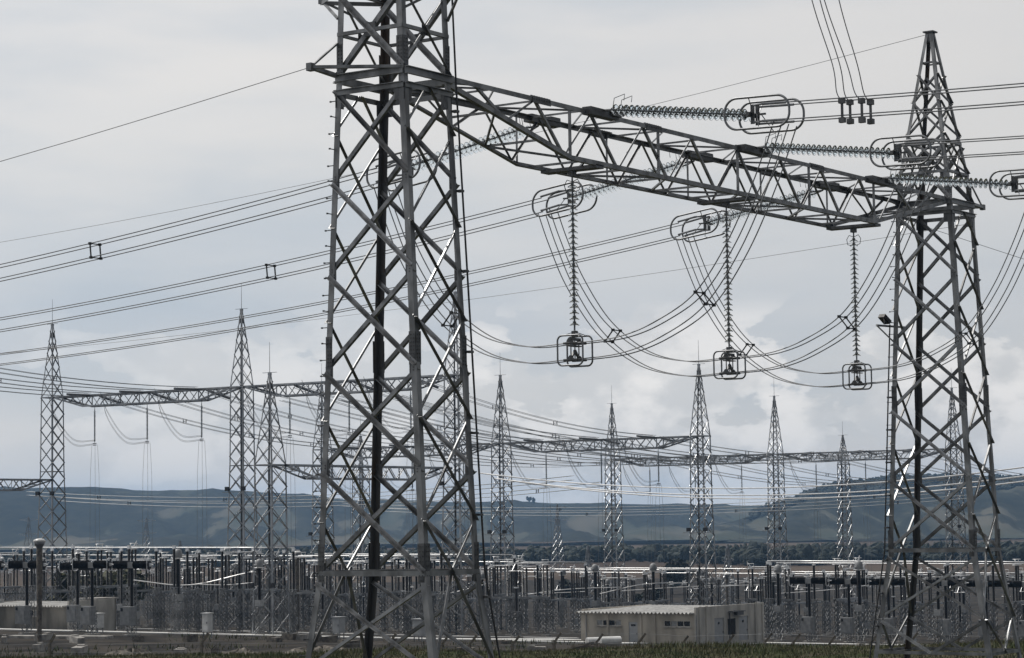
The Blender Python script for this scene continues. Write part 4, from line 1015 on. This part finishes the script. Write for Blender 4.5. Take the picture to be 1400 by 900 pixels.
for x in (953.8, 963, 1030, 1039.5): b.box((su_(x), v0b - .06, zb + 1.8), (.32, .12, 3.8))
b.build('pilaster', 'wall2', cbld)
b = MB()
for x in (829, 874, 893): b.box((u0b - .05, fv(x), zb + 1.45), (.09, .22, 2.9))
b.build('pilaster', 'wall', cbld)
b = MB(); b.box((su_(1001), v0b - .35, zb + 3.0), (2.6, .5, .10)); b.box((su_(1004), v0b - .30, zb + 2.85), (1.3, .4, .45)); b.build('cable_tray', 'plate', cbld)
for x in (800, 950):
    b = MB(); b.tube([(u0b - .12, fv(x), zb + 2.9), (u0b - .12, fv(x), zb + .2), (u0b - .3, fv(x), zb + .05)], .055, 8); b.build('downpipe', 'box', cbld)
b = MB(); b.tube([(su_(993), v0b - .15, zb + 2.9), (su_(993), v0b - .2, zb + 1.5), (su_(992), v0b - .2, zb + .2)], .06, 6); b.build('conduit', 'black', cbld)
# left house partly out of frame
uL, vL = uvd(94, 262); zL = gz(uL, vL) + .05
uR = uL + 7.0
lh_ = house('low beige service building with corrugated roof behind the breakers at the left edge', uL, uR, vL, vL + 14, zL, 2.5, [(vL + 4.6, vL + 6.0, zL + 1.4, zL + 2.1, 2, 0)], [], [(uL + 1.2, uL + 2.2, zL + .05, zL + 2.1, 'door')], wallm='oldwall')
uK, vK = uvd(131, 274); zK = gz(uK, vK)
ks = thing('cable_kiosk', 'pale flat-roofed kiosk behind the breakers at left', 'kiosk', (uK, vK, zK))
b = MB(); b.box((uK + 1.5, vK + 1.2, zK + 1.6), (3.2, 2.6, 3.4)); b.build('wall', 'oldwall', ks)
b = MB(); b.box((uK + 1.5, vK + 1.2, zK + 3.4), (3.8, 3.2, .18)); b.build('roof', 'concrete', ks)
b = MB(); b.box((uK - .12, vK + 1.2, zK + 1.15), (.05, .9, 2.1)); b.build('door', 'door', ks)
for x, D, lab, sz in ((133, 246, 'small white cabinet on legs in the left block', (.9, 1.0, 1.4)), (283, 228, 'white control cabinet standing in front of the left bus tube', (.6, .75, 1.7)), (573, 226, 'light grey control cabinet seen between the near tower legs', (.9, 1.1, 1.5)), (462, 236, 'grey control cabinet beside the left leg of the near tower', (.8, .9, 1.5)), (1240, 246, 'grey control cabinet inside the right near tower', (.9, 1.0, 1.5))):
    u_, v_ = uvd(x, D); z_ = gz(u_, v_)
    c = thing('control_cabinet', lab, 'cabinet', (u_, v_, z_), 'control cabinets in the yard')
    b = MB(); b.box((u_, v_, z_ + .55 + sz[2] / 2), sz); b.box((u_ - .03, v_, z_ + .55 + sz[2] + .03), (sz[0] + .2, sz[1] + .2, .07)); b.build('cabinet_body', 'white' if 'white' in lab else 'door', c)
    b = MB()
    for a in (-1, 1):
        for d_ in (-1, 1): b.box((u_ + a * sz[0] * .4, v_ + d_ * sz[1] * .4, z_ + .27), (.08, .08, .6))
    b.build('stand', 'fsteel', c)
    b = MB(); b.box((u_ - sz[0] / 2 - .012, v_, z_ + .55 + sz[2] / 2), (.024, sz[1] * .86, sz[2] * .86)); dd = b.build('door', 'white' if 'white' in lab else 'door', c)
    b = MB(); b.box((u_ - sz[0] / 2 - .05, v_ - sz[1] * .3, z_ + .55 + sz[2] / 2), (.05, .05, .2)); b.build('handle', 'cap', dd)
# lamp posts with round heads
for x, D, lab, hh in ((54, 212, 'street lamp with round white head on a dark post at the left edge', 9.4), (406, 300, 'small round-headed street lamp left of the near tower', 9.5), (992, 430, 'distant round-headed street lamp right of the slim tower', 9.5)):
    u_, v_ = uvd(x, D); z_ = gz(u_, v_)
    if D == 212: hh = (721 - 737) / F * D - z_
    t = thing('street_lamp', lab, 'street lamp', (u_, v_, z_), 'round-headed street lamps')
    b = MB(); b.tube([(u_, v_, z_ - .3), (u_, v_, z_ + hh - .7)], [.20, .27], 10); b.build('post', 'oldconc', t)
    b = MB(); b.lathe([(.15, -.9), (.22, -.7), (.42, -.35), (.50, -.15), (.2, -.14)], (u_, v_, z_ + hh), n=16); b.build('lamp_body', 'ring', t, smooth=True)
    b = MB(); b.lathe([(.5, -.14), (.54, -.1), (.5, .02), (.36, .12), (.15, .17), (.02, .18)], (u_, v_, z_ + hh), n=16); b.build('lamp_shade', 'lamp', t, smooth=True)

# ------------------------------------------------------------------ roads in the yard
def road(name, pts_c, half, m='road', th=.10):
    b = MB(); rows_ = []
    P_ = [V3((p[0], p[1], 0)) for p in pts_c]; F_ = []
    for A_, B_ in zip(P_, P_[1:]):
        nn = max(1, int((B_ - A_).length / 3)); F_ += [A_.lerp(B_, k / nn) for k in range(nn)]
    F_.append(P_[-1])
    for i, Q in enumerate(F_):
        d = (F_[min(i + 1, len(F_) - 1)] - F_[max(i - 1, 0)]).normalized(); s_ = V3((-d.y, d.x, 0))
        row_ = []
        for a, dz in ((-half, -.3), (-half, th), (half, th), (half, -.3)):
            q = Q + s_ * a; row_.append((q.x, q.y, gz(q.x, q.y) + dz))
        rows_.append(row_)
    b.quadgrid(rows_, False, True, True); return struct(b.build(name, m))
def gpt(x, y, z): r_, d_ = ray(x, y); P_ = r_ * (z / r_.z); return (P_.x, P_.y)
road('yard_road', [gpt(-60, 868.5, -11.25), gpt(150, 871, -11.3), gpt(420, 874, -11.45), gpt(600, 875.5, -11.5), gpt(700, 872.5, -11.6), gpt(785, 869, -11.8)], 3.0)
road('service_path', [gpt(-60, 862, -11.5), gpt(210, 861, -11.8), gpt(440, 864, -11.8), gpt(640, 866.5, -11.9), gpt(790, 865, -12)], 1.4)
road('perimeter_road', [gpt(1030, 871.5, -12.2), gpt(1200, 870.5, -12.3), gpt(1480, 869.5, -12.4)], 2.6)
road('building_apron', [gpt(700, 880, -11.7), gpt(795, 880, -11.8), gpt(870, 881.5, -11.8)], 2.2)
# cable trench covers in front of the breakers
road('trench_cover', [gpt(15, 883.5, -10.9), gpt(150, 885, -11.0)], .8, 'concrete', .25)

# ------------------------------------------------------------------ fence on the bank
fp = MB()
def fence_post(x, D, lean, label):
    u_, v_ = uvd(x, D); z_ = gz(u_, v_)
    top = -(867 - (713.5 - .014 * (x - 700))) / F * D + random.uniform(-.12, .12)
    t = thing('fence_post', label, 'fence post', (u_, v_, z_), 'concrete fence posts along the bank')
    dr_ = (R0 * lean + D0 * -.15)
    b = MB(); P0 = V3((u_, v_, z_ - .2)); P1 = V3((u_, v_, top - .42)); b.bar(P0, P1, .13, .13); b.build('post', 'oldconc', t)
    b = MB(); b.bar(P1 + V3((0, 0, -.05)), P1 + dr_ * .52 + V3((0, 0, .48)), .12, .12); b.build('angled_arm', 'oldconc', t)
    return P1, P1 + dr_ * .5 + V3((0, 0, .45))
arms = []
xs = [-40, 68, 275, 420, 530, 602, 640, 698, 755, 812, 870, 928, 990, 1042, 1080, 1128, 1185, 1240, 1300, 1350, 1410]
for k, x in enumerate(xs):
    D = 134 + 4 * sin(k * .2)
    arms.append(fence_post(x, D, .8 if k % 2 == 0 or x > 580 else .6, 'grey concrete fence post with angled top arm standing behind the grass bank'))
wid = ['lower fence wire strung low along the concrete posts', 'middle fence wire strung along the concrete posts', 'upper fence wire strung at the bend of the concrete posts', 'barbed wire strung on the tips of the angled arms']
for j, dz in enumerate((-1.0, -.5, -.05)):
    pts = []
    for (P1, P2), (Q1, Q2) in zip(arms, arms[1:]):
        a = P1 + V3((0, 0, dz)) - D0 * .08; c = Q1 + V3((0, 0, dz)) - D0 * .08; pts += [a, (a + c) / 2 - V3((0, 0, .05))]
    wire_thing('fence_wire', wid[j], pts, .008, 'fwire', 'fence wires', 'fence', 4)
wire_thing('fence_wire', wid[3], [P2 for P1, P2 in arms], .008, 'fwire', 'fence wires', 'fence', 4)

# rubble and white pipe sections left of the building
for k, (x, D, lab, r, ln) in enumerate(((812, 190, 'white pipe section lying left in front of the building', .32, 1.5), (831, 188, 'larger white pipe section lying in front of the building window', .36, 1.7))):
    u_, v_ = uvd(x, D); z_ = gz(u_, v_) + 1.0
    z_ = -(875 - 712) / F * D
    b = MB(); ax_ = (R0 * .93 + D0 * .35).normalized(); c = V3((u_, v_, z_))
    b.lathe([(r * .78, -ln / 2), (r, -ln / 2), (r, ln / 2), (r * .78, ln / 2)], c, ax_, 18); b.lathe([(r * .78, -ln / 2), (r * .76, ln / 2)], c, ax_, 18)
    tag(b.build('pipe_section', 'white', smooth=False, origin=c), lab, 'pipe', 'white pipe sections in front of the building')
# spoil heap carrying them
def lump(name, label, c, sx, sy, sz, m, seed, cat, group=None):
    rnd = random.Random(seed); rows_ = []
    for i in range(9):
        th_ = (i / 8) * pi * .5; row_ = []
        for j in range(22):
            a = 2 * pi * j / 22; k = 1 + .22 * sin(3 * a + seed) + rnd.uniform(-.12, .12)
            row_.append(V3(c) + R0 * (cos(a) * cos(th_) * sx * k) + D0 * (sin(a) * cos(th_) * sy * k) + V3((0, 0, sin(th_) * sz * (1 + rnd.uniform(-.12, .12)))))
        rows_.append(row_)
    b = MB(); b.quadgrid(rows_, False, True, False); return tag(b.build(name, m, origin=V3(c)), label, cat, group)
for k, (x, D, sx, sy, ytop, lab) in enumerate(((808, 186, 3.4, 2.5, 879, 'low heap of grey spoil under the white pipe sections'), (440, 176, 4.2, 2.5, 884, 'long heap of pale rubble behind the left leg of the near tower'), (330, 180, 2.2, 1.6, 886, 'small heap of pale rubble left of the near tower'), (180, 182, 2.6, 1.6, 887, 'small heap of pale rubble under the left breakers'))):
    u_, v_ = uvd(x, D); z_ = gz(u_, v_) - .3; zt = -(ytop - (713.5 - .014 * (x - 700))) / F * D
    lump('rubble_heap', lab, (u_, v_, z_), sx, sy, max(.4, zt - z_), 'oldconc' if k else 'gravel', k + 3, 'rubble', 'heaps along the bank')

rnd = random.Random(21)
for k in range(26):
    x = rnd.choice((rnd.uniform(0, 430), rnd.uniform(430, 800), rnd.uniform(1050, 1400))); D = rnd.uniform(196, 226); u_, v_ = uvd(x, D); z_ = gz(u_, v_); a = rnd.uniform(0, 3.14)
    ln, wd_, hh = rnd.uniform(.7, 2.4), rnd.uniform(.4, .9), rnd.uniform(.25, .7); ax = (V3((cos(a), sin(a), rnd.uniform(-.1, .1))).normalized(), V3((-sin(a), cos(a), 0)), V3((0, 0, 1)))
    b = MB(); b.box((u_, v_, z_ + hh * .35), (ln, wd_, hh), ax); b.box((u_ + ax[0].x * ln * .3, v_ + ax[0].y * ln * .3, z_ + hh * .9), (ln * .35, wd_ * .7, hh * .35), ax)
    side_ = 'at left' if x < 430 else ('between tower and building' if x < 800 else 'at right')
    tag(b.build('concrete_block', rnd.choice(['oldconc', 'concrete']), origin=V3((u_, v_, z_))), 'weathered concrete block lying on the gravel edge of the yard ' + side_, 'concrete block', 'loose concrete blocks ' + side_)
wm = MB()
for _ in range(9000):
    x = rnd.uniform(-60, 1460); D = rnd.uniform(150, 232); u_, v_ = uvd(x, D)
    if hnoise(u_ * .13 + 1, v_ * .13) < .15: continue
    z_ = gz(u_, v_); h = rnd.uniform(.15, .55); a = rnd.uniform(0, 6.28); w = rnd.uniform(.03, .07); i = len(wm.v)
    c = V3((u_, v_, z_ - .03)); d = V3((cos(a) * w, sin(a) * w, 0)); ln = V3((rnd.gauss(0, .3), rnd.gauss(0, .3), 1)) * h
    wm.v += [tuple(c - d), tuple(c + d), tuple(c + ln * .6 + d * .7), tuple(c + ln), tuple(c + ln * .6 - d * .7)]; wm.f.append((i, i + 1, i + 2, i + 3, i + 4))
fo = wm.build('weeds', 'blade'); fo['kind'] = 'stuff'

# ------------------------------------------------------------------ vegetation
def leaf_cloud(c, r, n, size, rnd, flat=.8, lobes=7):
    m = MB(); L_ = [(V3((rnd.gauss(0, .42), rnd.gauss(0, .42), rnd.gauss(.1, .34))), rnd.uniform(.35, .62)) for _ in range(lobes)]
    for _ in range(n):
        o, k = rnd.choice(L_); d = V3((rnd.gauss(0, 1), rnd.gauss(0, 1), rnd.gauss(0, 1))).normalized() * (rnd.random() ** .4) * k
        P_ = V3(c) + (o + d) * r; P_.z = c[2] + (P_.z - c[2]) * flat
        a = V3((rnd.gauss(0, 1), rnd.gauss(0, 1), rnd.gauss(0, .6))).normalized(); e = a.cross(V3((rnd.gauss(0, 1), rnd.gauss(0, 1), 1))).normalized()
        s = size * rnd.uniform(.6, 1.4); i = len(m.v)
        m.v += [tuple(P_ - a * s), tuple(P_ + e * s * .6), tuple(P_ + a * s), tuple(P_ - e * s * .6)]; m.f.append((i, i + 1, i + 2, i + 3))
    return m
rnd = random.Random(3)
def tree(name, label, x, D, h, r, group=None, zoff=0.0, zf=gz, m='leaf', leaves=900, size=None):
    u_, v_ = uvd(x, D); z_ = zf(u_, v_) + zoff
    t = thing(name, label, 'tree', (u_, v_, z_), group)
    b = MB(); b.tube([(u_, v_, z_ - .3), (u_ + .1, v_, z_ + h * .35), (u_, v_ + .15, z_ + h * .8)], [h * .035, h * .025, h * .01], 7)
    for k in range(5):
        a = rnd.uniform(0, 6.28); b.tube([(u_, v_, z_ + h * (.3 + .08 * k)), (u_ + cos(a) * r * .6, v_ + sin(a) * r * .6, z_ + h * (.5 + .09 * k))], [h * .014, h * .005], 5)
    b.build('trunk', 'bark', t)
    leaf_cloud((u_, v_, z_ + h * .62), r, leaves, size or r * .12, rnd, h * .42 / r, 4 if D > 3000 else 9).build('crown', m, t)
tree('bush_tree', 'yellowish green bushy tree behind the left service building', 150, 318, 7.6, 4.0, 'yard edge trees')
tree('bush_tree', 'dark bushy tree behind the left breakers beside the lamp', 84, 330, 7.0, 3.6, 'yard edge trees')
tree('field_tree', 'round dark tree in the brown field above the control building', 917, 640, 9.5, 5.0, 'trees in the brown field', m='forest')
tree('field_tree', 'low dark tree in the brown field left of the building roof line', 779, 560, 6.5, 3.2, 'trees in the brown field', m='forest')
tree('field_tree', 'dark tree between the slim tower and the building in the brown field', 892, 520, 5.5, 3.6, 'trees in the brown field', m='forest')
for k, (x, lab, h) in enumerate(((724, 'left tree of the lone pair on the far ridge line', 15), (731, 'right tree of the lone pair on the far ridge line', 13))):
    tree('ridge_tree', lab, x, 3700, h, 4.2, 'lone pair on the ridge', zf=lambda u, v: hillz(u, v) - 4.5, m='forest', leaves=700, size=.9)
# forest belt at the foot of the hills and woods on the right-hand ridge: one uncountable mass each
ICO = []
ph = (1 + 5 ** .5) / 2
iv = [V3(p).normalized() for p in ((-1, ph, 0), (1, ph, 0), (-1, -ph, 0), (1, -ph, 0), (0, -1, ph), (0, 1, ph), (0, -1, -ph), (0, 1, -ph), (ph, 0, -1), (ph, 0, 1), (-ph, 0, -1), (-ph, 0, 1))]
fi = ((0, 11, 5), (0, 5, 1), (0, 1, 7), (0, 7, 10), (0, 10, 11), (1, 5, 9), (5, 11, 4), (11, 10, 2), (10, 7, 6), (7, 1, 8), (3, 9, 4), (3, 4, 2), (3, 2, 6), (3, 6, 8), (3, 8, 9), (4, 9, 5), (2, 4, 11), (6, 2, 10), (8, 6, 7), (9, 8, 1))
def blob(m, c, rx, rz, rnd):
    for _ in range(4):
        o = V3((rnd.gauss(0, .5) * rx, rnd.gauss(0, .45) * rx, rnd.gauss(0, .3) * rz)); k = rnd.uniform(.38, .75); i = len(m.v)
        for p_ in iv:
            j = rnd.uniform(.75, 1.25); m.v.append((c[0] + o.x + p_.x * rx * k * j, c[1] + o.y + p_.y * rx * k * j, c[2] + o.z + p_.z * rz * k * j))
        m.f += [(i + a, i + b_, i + c_) for a, b_, c_ in fi]
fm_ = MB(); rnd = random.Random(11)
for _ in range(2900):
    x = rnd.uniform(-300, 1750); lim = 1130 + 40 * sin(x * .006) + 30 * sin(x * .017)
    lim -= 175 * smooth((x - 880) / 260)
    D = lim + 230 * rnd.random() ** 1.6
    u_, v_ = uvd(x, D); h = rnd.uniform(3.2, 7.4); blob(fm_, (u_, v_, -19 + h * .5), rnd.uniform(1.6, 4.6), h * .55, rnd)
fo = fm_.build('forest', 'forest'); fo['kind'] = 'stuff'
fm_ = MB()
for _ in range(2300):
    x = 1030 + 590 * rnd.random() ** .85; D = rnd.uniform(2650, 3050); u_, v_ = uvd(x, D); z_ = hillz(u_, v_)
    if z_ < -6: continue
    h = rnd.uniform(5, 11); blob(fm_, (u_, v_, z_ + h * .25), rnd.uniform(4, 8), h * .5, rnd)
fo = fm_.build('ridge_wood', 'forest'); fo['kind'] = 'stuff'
# grass on the bank
gm = MB(); rnd = random.Random(5)
for _ in range(42000):
    x = rnd.uniform(-80, 1480); D = 84 + 28 * rnd.random() ** .7
    u_, v_ = uvd(x, D); z_ = gz(u_, v_); h = rnd.uniform(.08, .34) * (.55 + .6 * max(0, hnoise(u_ * .22 + 3, v_ * .22)))
    a = rnd.uniform(0, 6.28); w = rnd.uniform(.012, .03); ln = V3((rnd.gauss(0, .25), rnd.gauss(0, .25), 1)) * h
    i = len(gm.v); c = V3((u_, v_, z_ - .02)); d = V3((cos(a) * w, sin(a) * w, 0))
    gm.v += [tuple(c - d), tuple(c + d), tuple(c + ln * .6 + d * .6), tuple(c + ln), tuple(c + ln * .6 - d * .6)]; gm.f.append((i, i + 1, i + 2, i + 3, i + 4))
fo = gm.build('grass', 'blade'); fo['kind'] = 'stuff'

# ------------------------------------------------------------------ distant line towers
def pylon(label, x, D, h, w, arms_):
    u_, v_ = uvd(x, D); z_ = gz(u_, v_) if D < 1900 else hillz(u_, v_)
    t = thing('pylon', label, 'pylon', (u_, v_, z_), 'distant line towers')
    b = MB(); tab = [(0, w), (h * .6, w * .42), (h, .1)]
    def C(a, c, z): k = interp(tab, z); return V3((u_ + a * k, v_ + c * k, z_ + z))
    for a in (-1, 1):
        for c in (-1, 1):
            b.tube([C(a, c, 0), C(a, c, h * .6), C(a, c, h)], .13, 4)
    b.build('legs', 'fsteel', t)
    b = MB(); n = 9
    for k in range(n):
        z0, z1 = h * k / n, h * (k + 1) / n
        for a in (-1, 1):
            b.bar(C(a, -1, z0), C(a, 1, z1), .12); b.bar(C(a, 1, z0), C(a, -1, z1), .12); b.bar(C(-1, a, z0), C(1, a, z1), .12); b.bar(C(1, a, z0), C(-1, a, z1), .12)
    b.build('lattice', 'fsteel', t)
    for zf, ln in arms_:
        for s in (-1, 1):
            b = MB(); tip = V3((u_, v_ + s * ln, z_ + h * zf)); b.bar(C(-1, s, h * zf - .6), tip, .12); b.bar(C(1, s, h * zf + .4), tip, .12)
            b.build('cross_arm', 'fsteel', t)
pylon('dark slim line tower in front of the hills at left', 246, 620, 15.5, 1.5, [(.72, 2.2)])
pylon('second slim line tower close right of another before the hills', 259, 640, 13.0, 1.4, [(.8, 2.0)])
pylon('small line tower left of the slim tower above the building', 803, 560, 14.0, 1.5, [(.75, 1.6)])
pylon('small line tower right of the slim tower above the building', 994, 560, 14.0, 1.6, [(.75, 1.6)])
pylon('hazy wide-armed line tower on the plain at the far left', 39, 1020, 24, 2.4, [(.95, 5.5), (.7, 6.0)])
pylon('hazy line tower on the skyline right of the near tower', 762, 980, 26, 2.2, [(.95, 4.0), (.75, 4.5)])
pylon('hazy wide-armed line tower on the plain under the second hanging string at left', 200, 1050, 23, 2.4, [(.95, 5.5), (.72, 6.0)])
